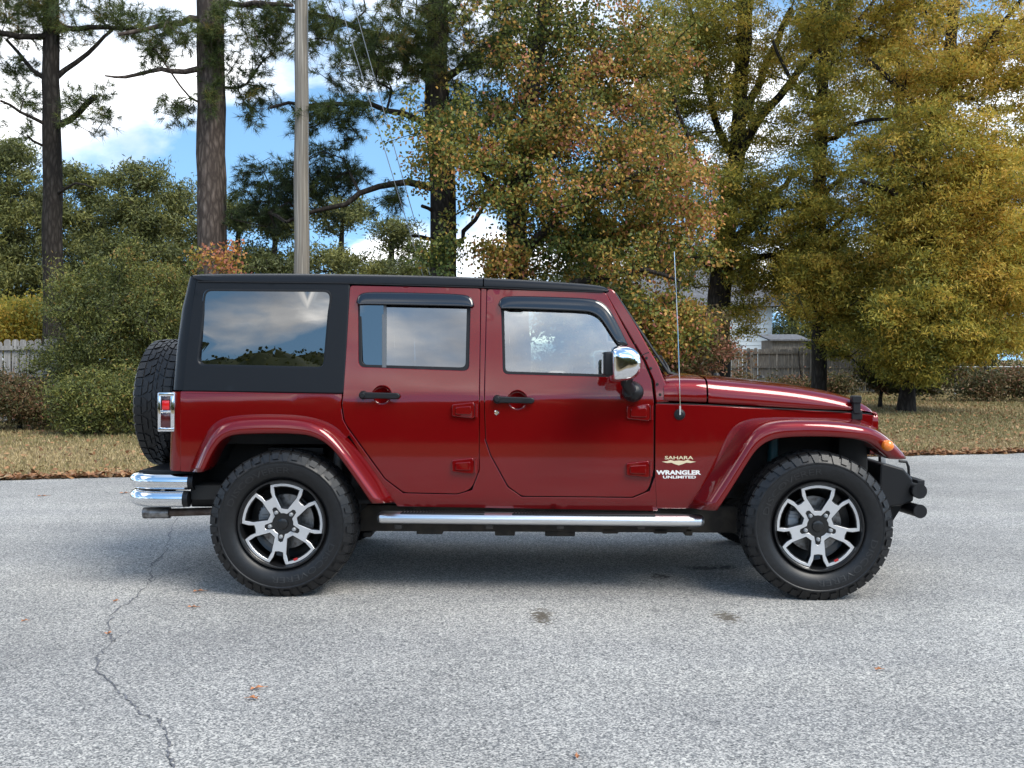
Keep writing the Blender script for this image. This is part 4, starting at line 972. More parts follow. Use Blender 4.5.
# --- wheels
def wheel_meshes():
    T = G(); prof = [(.236, .06), (.247, .042), (.255, .030), (.274, .013), (.300, .003), (.330, .000), (.340, .001), (.344, -.0015), (.350, -.0015), (.354, .003), (.368, .011), (.384, .020), (.3935, .036), (.3965, .06), (.3975, .135)]
    prof = prof+[(r, .27-h) for r, h in prof[-2::-1]]
    T.lathe(prof, (0, 0, 0), 96)
    nb = 44
    def blk(t0, t1, y0, y1, r0, r1, sk=0, drop=0):
        V = []
        for r_, e in ((r0, 0), (r1, .0)):
            for (t, y) in ((t0, y0), (t1, y0), (t1+sk, y1), (t0+sk, y1)):
                rr = r_-(drop if (y == y0 and r_ == r1) else 0); V.append((rr*math.cos(t), y, rr*math.sin(t)))
        T.add(V, [(4, 5, 6, 7), (0, 1, 5, 4), (1, 2, 6, 5), (2, 3, 7, 6), (3, 0, 4, 7)])
    for k in range(nb):
        t = 2*math.pi*k/nb; w_ = 2*math.pi/nb
        for sgn in (0, 1):
            f_ = (lambda y: y) if not sgn else (lambda y: .27-y)
            big = k % 2
            # shoulder lug over the edge
            blk(t+.04*w_, t+.86*w_, f_(.026), f_(.066), .372, .4045, 0, .006)
            # side biter on the sidewall
            r_in = .352 if big else .364
            V = []
            for y, rr in ((-.010, 0), (.03, 0)):
                for (tt, r_) in ((t+.10*w_, r_in), (t+(.55 if big else .74)*w_, r_in), (t+.78*w_, .392), (t+.06*w_, .392)):
                    yy = y+(max(0, (r_-.352))*.60 if y < 0 else 0)+.004; V.append((r_*math.cos(tt), f_(yy), r_*math.sin(tt)))
            T.add(V, [(0, 1, 2, 3), (0, 1, 5, 4), (1, 2, 6, 5), (2, 3, 7, 6), (3, 0, 4, 7)])
            blk(t+.12*w_, t+.86*w_, f_(.075), f_(.104), .385, .405, .35*w_*(1 if big else -1))
        blk(t+.3*w_, t+1.05*w_, .112, .132, .385, .405, .3*w_); blk(t+.0*w_, t+.72*w_, .138, .158, .385, .405, -.3*w_)
    T.V = [(x*(1+.019*min(1, max(0, (math.hypot(x, z)-.24)/.15))), y, z*(1+.019*min(1, max(0, (math.hypot(x, z)-.24)/.15)))) for x, y, z in T.V]; tm = pmesh('tyre', T.V, T.F, True, 30)
    # rim barrel
    B = G(); B.lathe([(.236, .020), (.240, .014), (.245, .014), (.249, .020), (.250, .030), (.247, .05)], (0, 0, 0), 72); B.lathe([(.236, .020), (.231, .030), (.228, .05), (.222, .08), (.219, .20), (.19, .215), (0, .215)], (0, 0, 0), 64)
    RO = .2265; Yf = .034
    def pol(r, a): return (r*RO*math.cos(rad(a)), r*RO*math.sin(rad(a)))
    def face(gr):
        out_ = []; holes = []
        for k in range(5):
            a0 = 90+72*k
            for a in (-24, -17, -10, -3, 3, 10, 17, 24): out_.append(pol(1.0-gr, a0+a))
            out_ += [pol(.84-gr*.6, a0+27.0-gr*20), pol(.70-gr, a0+27.5-gr*20), pol(.675-gr, a0+36), pol(.70-gr, a0+44.5+gr*20), pol(.84-gr*.6, a0+45+gr*20)]
            h = [pol(.945+gr, a0+a) for a in (-20.5, -10, 0, 10, 20.5)]+[pol(.74, a0+22.5+gr*30), pol(.54, a0+18.8+gr*50), pol(.38-gr, a0+13+gr*60), pol(.365-gr, a0), pol(.38-gr, a0-13-gr*60), pol(.54, a0-18.8-gr*50), pol(.74, a0-22.5-gr*30)]
            holes.append(h)
        return out_, holes
    o_, h_ = face(0.0)
    cen = []
    for k in range(5):
        a0 = 90+72*k; cen += [pol(.27, a0-16), pol(.27, a0), pol(.27, a0+16), pol(.36, a0+24), pol(.44, a0+28), pol(.465, a0+36), pol(.44, a0+44), pol(.36, a0+48)]
    yfm = lambda x, z: Yf+.012*max(0, 1-math.hypot(x, z)/RO)
    V, Fs = panel_xz(o_, h_+[cen], yfm, 0, .004, .0012, .02, 1)
    mach = pmesh('rim_face', V, Fs, True, 40)
    o2_, h2_ = face(-.018)
    V, Fs = panel_xz(o2_, [[(x*1.0, z*1.0) for x, z in h] for h in h2_], yfm, .0035, .045, .003, .03, 2); B.add(V, Fs)
    B.lathe([(.0, -.003), (.022, -.003), (.030, .0), (.033, .008), (.034, .03)], (0, Yf+.006, 0), 32)
    bm_ = pmesh('rim', B.V, B.F, True, 40)
    Lg = G(); Lg.lathe([(0, -.012), (.007, -.012), (.0115, -.006), (.012, .012)], (0, Yf+.004, 0), 8)
    lm = pmesh('lug_nut', Lg.V, Lg.F, True, 30)
    global LUGS; LUGS = [pol(.318, 126+72*k) for k in range(5)]
    Lt = text_mesh_raw('DISCOVERER'); 
    V = []; mnx = Lt[0][:, 0].min(); mxx = Lt[0][:, 0].max(); span = rad(80); r0, r1 = .290, .323; Ht = Lt[0][:, 1].max()
    sets = []
    for base in (rad(127),):
        for (x, y) in Lt[0][:, :2]:
            a = base+span/2-span*(x-mnx)/(mxx-mnx); r_ = r0+(r1-r0)*y/Ht
            V.append((r_*math.cos(a), float(np.interp(r_, [.268, .300, .330], [.014, .003, 0]))-.0022, r_*math.sin(a)))
    nF = len(Lt[0]); Fs = [tuple(f) for f in Lt[1]]
    letm = pmesh('tyre_lettering', V, Fs, False)
    rm = G(); pts_ = [pol(.955, 296-1+k*1.6) for k in range(5)]+[pol(.90, 296+6-1-k*1.6) for k in range(5)]
    V, Fs = panel_xz(pts_, [], yfm, -.0015, .001, .0003, .05, 1); red = pmesh('red_rim_mark', V, Fs, False)
    return tm, bm_, mach, lm, letm, red
def text_mesh_raw(s, bold=.0, res=2):
    cu = bpy.data.curves.new('t', 'FONT'); cu.body = s; cu.resolution_u = res; cu.offset = bold; cu.size = 1
    o = bpy.data.objects.new('t', cu); COL.objects.link(o); bpy.context.view_layer.update()
    me = bpy.data.meshes.new_from_object(o.evaluated_get(bpy.context.evaluated_depsgraph_get()))
    V = np.array([v.co[:] for v in me.vertices]); Fs = [tuple(p.vertices) for p in me.polygons]
    bpy.data.objects.remove(o); bpy.data.curves.remove(cu); bpy.data.meshes.remove(me); return V, Fs
TM = wheel_meshes()
def wheel(x, mirrored, rot, name='wheel', steer=0, spare=None):
    root = link(name, TM[1], None, car)
    if not TM[1].materials: TM[1].materials.append(M['rim_black'])
    ty = link('tyre', TM[0], None, root)
    for me, mk, nm in ((TM[0], 'tyre', None), (TM[2], 'machined', 'rim_face'), (TM[3], 'cast', 'lug_nut'), (TM[4], 'decal_b', 'tyre_lettering'), (TM[5], 'redpart', 'red_rim_mark')):
        if not me.materials: me.materials.append(M[mk])
        if nm == 'lug_nut':
            for (lx, lz) in LUGS: link(nm, me, None, root, (lx, 0, lz))
        elif nm:
            link(nm, me, None, root)
            if nm == 'tyre_lettering': link(nm, me, None, root).rotation_euler = (0, math.pi, 0)
    if spare: root.location = spare[:3]; root.rotation_euler = (0, 0, rad(-90)); return root
    if mirrored: root.rotation_euler = (0, rot, math.pi); root.location = (x, 2*YC-.0, WZ)
    else: root.rotation_euler = (0, rot, steer); root.location = (x, 0, WZ)
    return root
wheel(XR, 0, rad(7)); wheel(XF, 0, rad(0)); wheel(XR, 1, .4); wheel(XF, 1, .9)
wheel(0, 0, 0, 'spare_wheel', spare=(-2.355, YC, 1.05))
g = G(); g.tube([(-2.2, YC, 1.05), (-1.88, YC, 1.05)], .09, 16); g.box(-2.0, -1.88, YC-.15, YC+.15, .85, 1.2, .01); g.build('spare_carrier', M['dark'], car)
for x, s_ in ((XR, 0), (XF, 0), (XR, 1), (XF, 1)):
    g = G(); g.lathe([(.05, .0), (.075, -.03), (.078, .0), (.155, .0), (.155, .022), (.05, .022)], (x, .135, WZ), 40)
    if s_: g.V, g.F = mir(g.V, g.F)
    bd = g.build('brake_disc', M['steel'], car)
    g = G(); a0 = rad(150 if x == XR else 172)
    for k in range(-2, 3):
        a = a0+k*.16; g.box(x+.125*math.cos(a)-.03, x+.125*math.cos(a)+.03, .09+abs(k)*.004, .15, WZ+.125*math.sin(a)-.022, WZ+.125*math.sin(a)+.022, .006)
    if s_: g.V, g.F = mir(g.V, g.F)
    g.build('brake_caliper', M['cast'], bd)
# --- lettering on the fender
def decal(nm, s, x0, x1, y0, y1, m, bold=.0):
    V, Fs = text_mesh_raw(s, bold, 3); mn = V.min(0); mx_ = V.max(0); W_ = []
    for v in V:
        u = (v[0]-mn[0])/(mx_[0]-mn[0]); t = (v[1]-mn[1])/(mx_[1]-mn[1]); p = solve(x0+(x1-x0)*u, y1+(y0-y1)*t, yfront, -.0012); W_.append(tuple(p))
    return link(nm, pmesh(nm, W_, Fs, False), m, car)
decal('side_lettering', 'SAHARA', 664.8, 693.2, 456, 459.4, M['decal_t'], .02)
decal('side_lettering', 'WRANGLER', 656.2, 701, 470.2, 474.8, M['decal_w'], .05)
decal('side_lettering', 'UNLIMITED', 663, 696, 475.7, 478.5, M['decal_w'], .035)
em = [(661.7, 461.7), (667, 461.2), (670.5, 459.9), (674, 461), (679, 460.6), (684, 461), (687.5, 459.9), (691, 461.2), (696, 461.7), (690.5, 463), (686.5, 462.6), (683, 464), (678.8, 465.3), (674.6, 464), (671.4, 462.6), (667, 463)]
panel('side_emblem', em, [], M['decal_t'], car, yf=yfront, off=-.0014, depth=.001, bev=.0002, step=.1)
# --- interior
g = G(); a = L(640, 372, .3); g.box(a.x-.28, a.x+.1, .30, 2*YC-.30, 1.0, a.z+.01, .03); g.build('dashboard', M['dash'], car)
g = G(); sx, sy, sz = a.x-.42, .60, 1.10
ring = [(sx+.19*math.cos(t)*.28, 2*YC-.60+.19*math.sin(t), sz+.19*math.cos(t)*.95) for t in [2*math.pi*k/24 for k in range(25)]]
g.tube(ring, .014, 8, False); g.tube([(sx, 2*YC-.6, sz), (sx+.2, 2*YC-.6, sz-.05)], .03, 10); g.box(sx-.02, sx+.02, 2*YC-.75, 2*YC-.45, sz-.02, sz+.02, .008); g.build('steering_wheel', M['dash'], car)
for x in (.05, -.85):
    for y in (.36, 1.02):
        g = G(); g.box(x, x+.5, y, y+.5, .62, .78, .05); g.box(x-.10, x+.06, y+.02, y+.48, .74, 1.22, .05, Matrix.Rotation(rad(-12), 3, 'Y')); st_ = g.build('seat', M['seat'], car)
        g = G(); g.box(x-.17, x-.08, y+.12, y+.38, 1.25, 1.42, .035); g.tube([(x-.12, y+.18, 1.15), (x-.125, y+.18, 1.3)], .008, 8); g.tube([(x-.12, y+.32, 1.15), (x-.125, y+.32, 1.3)], .008, 8); g.build('headrest', M['seat'], st_)
g = G()
for y in (.36, 2*YC-.36):
    g.tube([(.80, y-.02, 1.15), (.52, y, 1.66), (-.12, y, 1.72), (-1.4, y, 1.70), (-1.72, y, 1.0)], .035, 10)
    g.tube([(-.16, y-.05, 1.0), (-.16, y, 1.72)], .038, 10)
g.tube([(-.16, .36, 1.70), (-.16, 2*YC-.36, 1.70)], .035, 10); g.tube([(-1.2, .36, 1.68), (-1.2, 2*YC-.36, 1.68)], .035, 10)
g.build('roll_bar', M['dash'], car)
# ------------------------------------------------------------ pines in front
PIN = dict(kind='needle', per=5, spread=.11, n=32, len=.20, wid=.011, flat=.8)
tree('pine_tree', 'slim dark pine at the far left with a stubby broken limb', 'tree', 24,
     [(54, 420, 24), (54, 290, 20), (52, 150, 18), (51, 60, 16), (50, -60, 14), (48, -160, 10)],
     [[(57, 132, 7, 0), (78, 112, 6, -.4), (94, 97, 6, -.8)], [(57, 82, 6, 0), (75, 62, 5, .3), (98, 44, 4, .6), (112, 30, 3, .8)], [(44, 82, 5, 0), (25, 62, 4, .3), (8, 42, 3, .6)], [(43, 124, 4, 0), (20, 112, 3, -.5), (0, 100, 2.4, -1)],
      [(58, 190, 3, 0), (75, 184, 2.4, -.4), (92, 187, 1.6, -.6)], [(40, 143, 3, 0), (28, 136, 2, -.5)], [(50, 28, 6, 0), (90, 30, 5, -.5), (135, 28, 3.5, -1)], [(50, 38, 6, 0), (20, 36, 6, -.5), (-20, 30, 5, -1)]],
     [(88, 108, 36, 26, -.5, .9, 26, .45), (22, 112, 28, 30, 0, 1, 20, .45), (12, 70, 22, 34, .3, 1, 20, .4), (45, 22, 60, 24, 0, 1.6, 55, .5), (125, 22, 40, 18, -.8, 1, 36, .5), (20, 8, 50, 22, 0, 1.6, 40, .7), (60, -60, 100, 60, 0, 2.5, 80, .5)],
     PIN, M['needle'], M['bark_dark'], 11, 'tall pines standing in front of the far wood')
tree('pine_tree', 'thick straight pine trunk with brown bark left of the utility pole', 'tree', 23,
     [(213, 424, 34), (213, 275, 29), (211, 130, 28), (210, 0, 26), (209, -130, 22), (208, -230, 14)],
     [[(199, 74, 6, 0), (170, 69, 5, -.3), (150, 69, 4, -.4), (127, 77, 3.4, -.5), (105, 77, 1.6, -.6)], [(200, 14, 8, 0), (180, 24, 6, -.2), (160, 24, 5, -.5), (120, 34, 3.5, -1)],
      [(222, 8, 6, 0), (255, 2, 5, -.4), (292, 6, 3.5, -1)], [(224, 95, 3, 0), (250, 84, 2.5, .5), (262, 60, 2, .8)], [(198, 108, 2.4, 0), (180, 84, 2, -.3), (155, 48, 2, -.5)]],
     [(170, 38, 40, 18, -.5, 1, 40, .55), (178, 108, 16, 18, -.3, .7, 14, .45), (150, 58, 14, 10, -.4, .6, 7, .5), (255, 28, 34, 34, -.3, 1.2, 55, .5), (252, 95, 26, 40, .4, 1, 34, .45), (212, 60, 16, 60, -.6, .3, 26, .5), (210, -70, 110, 60, 0, 3, 110, .5)],
     PIN, M['needle'], M['bark_pine'], 12, 'tall pines standing in front of the far wood')
tree('pine_tree', 'big dark pine right of the utility pole with a long low limb', 'tree', 22.5,
     [(446, 424, 34), (443, 270, 27), (443, 190, 26), (437, 110, 26), (436, 60, 22), (440, -60, 18), (440, -170, 10)],
     [[(434, 187, 8, 0), (405, 181, 7, -.3), (380, 187, 6, -.6), (345, 203, 5, -1), (315, 212, 4, -1.2), (288, 222, 3, -1.4)],
      [(430, 128, 7, 0), (405, 112, 6, -.4), (370, 105, 5, -.8), (330, 103, 4, -1), (270, 108, 3, -1.2)], [(432, 60, 9, 0), (400, 42, 7, .3), (350, 26, 6, .5), (310, 14, 5, .6), (240, 4, 3, .8)],
      [(452, 244, 6, 0), (466, 232, 5, .2), (482, 212, 4, .3), (488, 195, 3, .4)], [(432, 212, 4, 0), (421, 206, 3.6, -.5)], [(434, 242, 4, 0), (411, 235, 3, -.6)],
      [(446, 80, 8, 0), (480, 50, 6, .4), (520, 20, 5, .8)]],
     [(290, 190, 62, 34, .4, .9, 110, .18), (335, 165, 40, 24, .2, 1, 50, .2), (262, 215, 40, 18, .4, .9, 40, .12), (330, 118, 50, 22, -.8, 1, 60, .4), (370, 60, 60, 44, 0, 1.8, 130, .5), (425, 40, 60, 46, -.4, 1.8, 140, .6), (500, 40, 60, 50, .5, 1.8, 110, .45),
      (300, 30, 40, 30, .4, 1.2, 60, .5), (470, 110, 50, 34, .4, 1.2, 60, .4), (440, -80, 170, 90, 0, 4, 180, .5), (395, 205, 25, 10, -.4, .6, 12, .3)],
     PIN, M['needle'], M['bark_dark'], 13, 'tall pines standing in front of the far wood')
# ------------------------------------------------------------ autumn trees
GUM = dict(kind='leaf', per=64, tm=1.8, spread=.14, len=.082, wid=.058, flat=.8, droop=.5, tv=.2)
tree('sweetgum_tree', 'orange and green autumn tree with broad leaves beside the dark pine', 'tree', 20,
     [(520, 428, 26), (518, 300, 22), (516, 200, 20), (530, 110, 16), (545, 0, 12), (550, -130, 6)],
     [[(518, 260, 10, 0), (560, 215, 8, -.6), (600, 190, 6, -1), (650, 170, 4, -1)], [(516, 220, 8, 0), (480, 170, 6, -.8), (430, 140, 4, -1.2)], [(522, 150, 8, 0), (570, 90, 6, .5), (620, 60, 4, .8)], [(518, 300, 8, 0), (580, 280, 7, -.5), (640, 270, 5, -1), (680, 280, 3, -1)],
      [(520, 240, 7, 0), (600, 235, 6, .8), (660, 225, 4, 1.2)]],
     [(480, 160, 84, 46, -.8, 1.3, 66, .42), (450, 120, 60, 40, -.4, 1.2, 16, .40), (570, 110, 72, 60, -.4, 1.6, 66, .60), (540, 200, 80, 36, -.6, 1.5, 55, .46), (640, 170, 56, 70, -.4, 1.5, 60, .60), (560, 30, 110, 50, 0, 2, 70, .38), (640, 260, 70, 44, -.4, 1.5, 34, .50), (560, 250, 70, 30, .2, 1.5, 30, .22),
      (610, 325, 80, 34, 0, 1.6, 80, .34), (550, 130, 110, 90, 1.2, 1.4, 130, .28), (620, 240, 80, 60, 1.0, 1.2, 60, .3), (500, 262, 34, 24, -.3, 1, 32, .6), (690, 190, 36, 80, -.2, 1.3, 34, .70), (440, 250, 22, 30, -.8, .6, 10, .2), (640, 60, 70, 50, .3, 1.5, 65, .5), (665, 330, 50, 36, -.5, 1, 50, .62), (540, -80, 150, 70, 0, 3, 120, .5)],
     GUM, M['gum'], M['bark_dark'], 21)
OAK = dict(kind='leaf', per=95, tm=2.4, spread=.17, len=.125, wid=.034, flat=.5, droop=.3, tv=.15)
tree('oak_tree', 'forked oak with olive yellow leaves behind the windshield pillar', 'tree', 29,
     [(716, 412, 30), (718, 320, 24), (722, 270, 22), (727, 215, 20), (738, 150, 16), (742, 60, 13), (745, -40, 10), (745, -150, 6)],
     [[(728, 245, 11, 0), (748, 228, 9, .4), (770, 200, 7, .8), (800, 170, 5, 1.4)], [(736, 160, 12, 0), (760, 120, 9, -.5), (800, 70, 7, -1), (850, 20, 5, -1.4)], [(736, 165, 10, 0), (715, 120, 7, .5), (700, 60, 5, 1), (690, 0, 4, 1.2)],
      [(732, 190, 7, 0), (700, 165, 5, -.8), (685, 130, 4, -1.2), (672, 90, 3, -1.5)], [(738, 130, 10, 0), (765, 70, 8, .8), (790, 10, 6, 1.5)], [(740, 100, 8, 0), (748, 40, 6, -.8), (750, -20, 5, -1.2)], [(722, 280, 8, 0), (690, 250, 5, -.8), (650, 235, 3, -1.2)], [(724, 260, 8, 0), (780, 255, 5, -1), (830, 262, 4, -1.5)]],
     [(738, 110, 40, 60, -.9, .9, 22, .55), (768, 282, 36, 18, -.6, 1, 20, .55), (738, 305, 24, 22, -.5, .8, 9, .55), (745, 318, 12, 26, -.6, .6, 6, .6), (740, 200, 70, 34, -1, 1.8, 75, .48), (660, 140, 60, 80, .5, 2, 60, .42), (700, 30, 60, 60, -.5, 2, 60, .5), (790, 235, 70, 40, -.8, 2, 60, .5), (720, 40, 100, 44, 0, 3, 85, .55), (830, 40, 80, 50, 0, 2.5, 75, .7), (690, 100, 50, 50, .5, 2, 30, .4), (700, 260, 60, 34, 0, 2, 40, .45), (790, 262, 80, 22, -.5, 2, 50, .50), (790, 140, 70, 40, .8, 2, 28, .45), (645, 210, 50, 50, .8, 2, 25, .4), (740, -60, 200, 60, 0, 4, 110, .5), (650, 140, 60, 80, 1.5, 2, 30, .35)],
     OAK, M['oak'], M['bark_dark'], 31)
tree('oak_tree', 'slender straight-trunked oak with airy yellow foliage right of the forked oak', 'tree', 27,
     [(818, 405, 16), (820, 300, 14), (819, 200, 13), (822, 100, 12), (826, 0, 10), (828, -150, 5)],
     [[(820, 240, 5, 0), (850, 212, 4, -.4), (890, 205, 3, -.8)], [(820, 195, 5, 0), (850, 170, 4, .4), (885, 165, 3, .6), (920, 180, 2, .8)], [(821, 150, 5, 0), (850, 125, 4, -.6), (890, 120, 3, -1)], [(819, 215, 4, 0), (790, 205, 3, .3), (760, 210, 2, .6)], [(822, 110, 5, 0), (790, 80, 4, .5), (770, 40, 3, .8)], [(824, 60, 5, 0), (860, 20, 4, .4), (890, -20, 3, .8)],
      [(820, 280, 5, 0), (870, 250, 4, .5), (930, 262, 3, .8), (965, 280, 2, 1)]],
     [(820, 120, 36, 60, -.9, .8, 26, .55), (812, 230, 40, 60, -.9, .8, 34, .6), (824, 30, 36, 50, -.9, .8, 26, .6), (850, 100, 70, 50, 0, 2, 34, .62), (870, 190, 70, 40, -.3, 2, 40, .58), (815, 285, 40, 34, -.8, 1.5, 34, .68), (860, 280, 60, 40, -.5, 1.5, 60, .55), (880, 330, 60, 40, -1, 1.4, 60, .50), (900, 20, 60, 40, .2, 2, 50, .68), (790, 180, 40, 50, 0, 1.5, 14, .5), (826, -70, 150, 60, 0, 3, 70, .6)],
     OAK, M['oak'], M['bark_grey'], 32)
tree('oak_tree', 'dense golden oak whose foliage hangs down to the lawn at the right', 'tree', 25,
     [(906, 408, 15), (912, 300, 14), (930, 180, 13), (950, 60, 12), (960, -120, 6)],
     [[(912, 300, 8, 0), (960, 270, 6, -.6), (1010, 262, 4, -1)], [(922, 220, 8, 0), (890, 190, 6, -.6), (860, 180, 4, -.9)], [(938, 130, 8, 0), (905, 90, 6, .6), (870, 60, 4, 1)], [(926, 200, 8, 0), (1000, 160, 6, 0), (1080, 130, 4, 0)], [(945, 90, 7, 0), (990, 40, 6, -.8), (1020, 0, 4, -1)]],
     [(960, 60, 80, 60, 0, 2.4, 120, .78), (930, 150, 66, 50, -.4, 2, 75, .66), (985, 200, 66, 60, -.8, 2, 125, .78), (925, 240, 56, 46, -.6, 1.6, 80, .72), (985, 280, 60, 50, -.8, 1.6, 110, .76), (920, 310, 50, 44, -1.2, 1.3, 70, .60), (912, 358, 38, 26, -1.0, 1, 56, .50), (960, 335, 36, 26, -1, 1.2, 44, .62), (1010, 335, 30, 22, -.6, 1.2, 22, .7), (1030, 120, 60, 130, 0, 2, 90, .75), (880, 200, 40, 50, 0, 1.5, 30, .6), (960, -60, 150, 60, 0, 3, 80, .7)],
     OAK, M['oak'], M['bark_dark'], 33)
tree('oak_tree', 'tall brownish oak behind the golden one at the right', 'tree', 38,
     [(905, 397, 16), (905, 250, 13), (900, 100, 10), (900, -40, 6)], [],
     [(900, 100, 60, 80, 0, 3, 60, .45), (930, 220, 70, 60, 0, 3, 60, .4), (850, 320, 60, 40, 0, 3, 45, .35), (960, 320, 50, 50, 0, 3, 45, .5), (1000, 200, 50, 120, 0, 3, 60, .5)],
     dict(OAK, per=90, tm=2, spread=.25, len=.17, wid=.055), M['oak'], M['bark_dark'], 34)
# ------------------------------------------------------------ shrubs
SH = dict(kind='leaf', per=105, tm=1.7, ol=.24, spread=.12, len=.07, wid=.024, flat=.7, droop=0, tv=.17)
def shrub(label, px, d, zones, seed, mt='bush', lf=SH, bark='bark_grey', cat='shrub', name='shrub', group='shrubs along the edge of the lawn', tw=4):
    tree(name, label, cat, d, [(px, HY+H*F/d, tw), (px+2, HY+H*F/d-20, tw*.8), (px-1, HY+H*F/d-45, tw*.6)], [], zones, lf, M[mt], M[bark], seed, group, twig=.006)
shrub('tall loose evergreen shrub between the left fence and the spare wheel', 108, 19.5, [(105, 330, 56, 52, 0, 1.2, 130, .50), (85, 300, 44, 26, .3, 1, 45, .55), (140, 300, 44, 30, .4, 1, 50, .5), (60, 360, 26, 26, 0, .8, 24, .5), (100, 380, 60, 30, 0, 1.1, 60, .45), (68, 284, 12, 22, 0, .5, 8, .6), (128, 262, 10, 20, 0, .5, 7, .6), (160, 280, 12, 22, .2, .5, 8, .65), (96, 268, 8, 16, .2, .4, 5, .5)], 41, tw=9)
shrub('low rounded green shrub beside the spare wheel', 150, 17.6, [(112, 402, 52, 28, 0, .9, 100, .60), (80, 405, 24, 26, 0, .8, 28, .55), (150, 390, 30, 30, .2, .8, 40, .58)], 42, tw=5)
shrub('brownish low brush in front of the left fence', 20, 18.6, [(16, 402, 36, 22, 0, .8, 60, .55), (-10, 395, 30, 26, 0, .8, 30, .5), (52, 408, 22, 18, 0, .6, 22, .5)], 43, 'understory')
shrub('shrub half hidden behind the rear corner of the car', 185, 19, [(180, 330, 36, 60, .4, 1, 80, .5), (170, 290, 24, 30, .5, .8, 24, .75)], 44, tw=6)
shrub('small red and yellow leafed sapling behind the hardtop at the pine trunk', 216, 21, [(226, 258, 22, 20, -.4, .5, 22, .80), (196, 262, 10, 14, -.4, .5, 8, .6), (214, 300, 26, 30, 0, .6, 20, .6)], 45, 'gum', dict(GUM, per=26, tm=1, spread=.12, len=.09, wid=.06), tw=4, name='sapling', cat='sapling')
shrub('red leafed brush just behind the hood', 700, 21.5, [(684, 352, 50, 26, 0, 1.2, 90, .66), (650, 360, 30, 30, 0, 1, 40, .5), (690, 322, 38, 20, 0, 1.1, 40, .6)], 46, 'understory', dict(SH, per=80, len=.09, wid=.045))
shrub('olive bush under the hanging golden branches', 880, 27, [(895, 376, 30, 16, 0, 1.4, 50, .45), (922, 372, 24, 18, 0, 1, 36, .4)], 47, 'understory', dict(SH, per=130, len=.12, wid=.05, spread=.16))
shrub('brown brush at the foot of the chain link fence', 985, 31, [(985, 386, 40, 9, 0, 1, 24, .55), (1030, 380, 20, 14, 0, 1, 14, .55)], 48, 'understory', dict(SH, per=110, len=.13, wid=.05, spread=.25))
shrub('green weeds against the right-hand board fence', 800, 36, [(790, 388, 46, 6, 0, .8, 22, .5), (738, 382, 14, 9, 0, .8, 12, .6), (838, 386, 22, 7, 0, .6, 14, .45)], 49, 'understory', dict(SH, per=90, len=.14, wid=.05, spread=.25))
shrub('yellow-green shrub beyond the left fence', 20, 27, [(15, 325, 40, 26, 0, 1.5, 60, .72), (60, 318, 30, 24, 0, 1.2, 30, .55), (100, 310, 40, 30, 0, 1.4, 40, .5)], 50, 'oak', dict(SH, per=120, len=.12, wid=.05, spread=.24), tw=6)
# ------------------------------------------------------------ far pines behind the left fence and beyond
FP = dict(kind='leaf', per=120, tm=1.7, spread=.27, len=.21, wid=.062, flat=.6, droop=-.2, tv=.15)
def farpine(label, px, py_top, d, wd, seed, low=300, tint=.5, gr='far pines of the wood behind the lawn', mt='far_pine', lf=FP, name='far_pine_tree'):
    h = 400-py_top
    z = []
    k = max(3, int((low-py_top)/26))
    for i in range(k):
        t = i/(k-1); y = py_top+14+(low-py_top)*t; ww = wd*(.5+.65*math.sin(min(1, t*1.25+.12)*math.pi*.62))
        z.append((px+random.Random(seed*9+i).uniform(-.16, .16)*wd, y, ww, 20, 0, ww/F*d, int(11+ww*.42), tint+random.Random(seed*7+i).uniform(-.06, .06)))
    tree(name, label, 'tree', d, [(px, HY+H*F/d, 12), (px+2, 330, 9), (px-1, 260, 7), (px+1, py_top+14, 3)], [], z, lf, M[mt], M['bark_dark'], seed, gr, twig=.02)
farpine('far pine at the left picture edge behind the slim pine', 8, 142, 46, 44, 61, 330)
farpine('far pine whose round top shows between the slim pine and the left edge', -40, 150, 48, 50, 62, 330)
farpine('broad far pine just right of the slim pine trunk', 88, 170, 46, 52, 63, 330, .52)
farpine('far pine halfway between the slim and the thick pine trunk', 135, 170, 44, 50, 64, 330, .5)
farpine('far pine touching the left side of the thick trunk', 178, 188, 47, 44, 65, 320, .48)
farpine('lower far pine seen behind the slim pine trunk', 50, 190, 52, 50, 66, 330, .42)
farpine('darker far pine just right of the thick trunk', 238, 200, 44, 40, 67, 300, .3)
farpine('dark far pine left of the utility pole', 275, 210, 43, 36, 68, 300, .22)
farpine('rounded far pine right of the utility pole', 342, 200, 46, 60, 69, 300, .5)
farpine('low far pine left of the big dark pine', 392, 222, 50, 52, 70, 300, .48)
farpine('low far pine mostly hidden behind the roof', 425, 260, 54, 34, 72, 310, .46)
DP = dict(FP, per=170, spread=.5, len=.26, wid=.08)
farpine('dark evergreen far behind the sweetgum', 590, 230, 56, 50, 73, 350, .30, 'dark evergreens beyond the right fence', lf=DP)
farpine('dark evergreen far behind the forked oak', 665, 250, 60, 50, 74, 360, .32, 'dark evergreens beyond the right fence', lf=DP)
farpine('dark evergreen just right of the white house', 835, 248, 54, 44, 75, 360, .25, 'dark evergreens beyond the right fence', lf=DP)
farpine('dark evergreen straight behind the dark shed', 790, 285, 66, 34, 78, 365, .3, 'dark evergreens beyond the right fence', lf=DP)
farpine('dark evergreen behind the golden oak', 905, 232, 58, 50, 76, 365, .3, 'dark evergreens beyond the right fence', lf=DP)
farpine('dark evergreen at the right picture edge', 990, 240, 60, 56, 77, 365, .35, 'dark evergreens beyond the right fence', lf=DP)
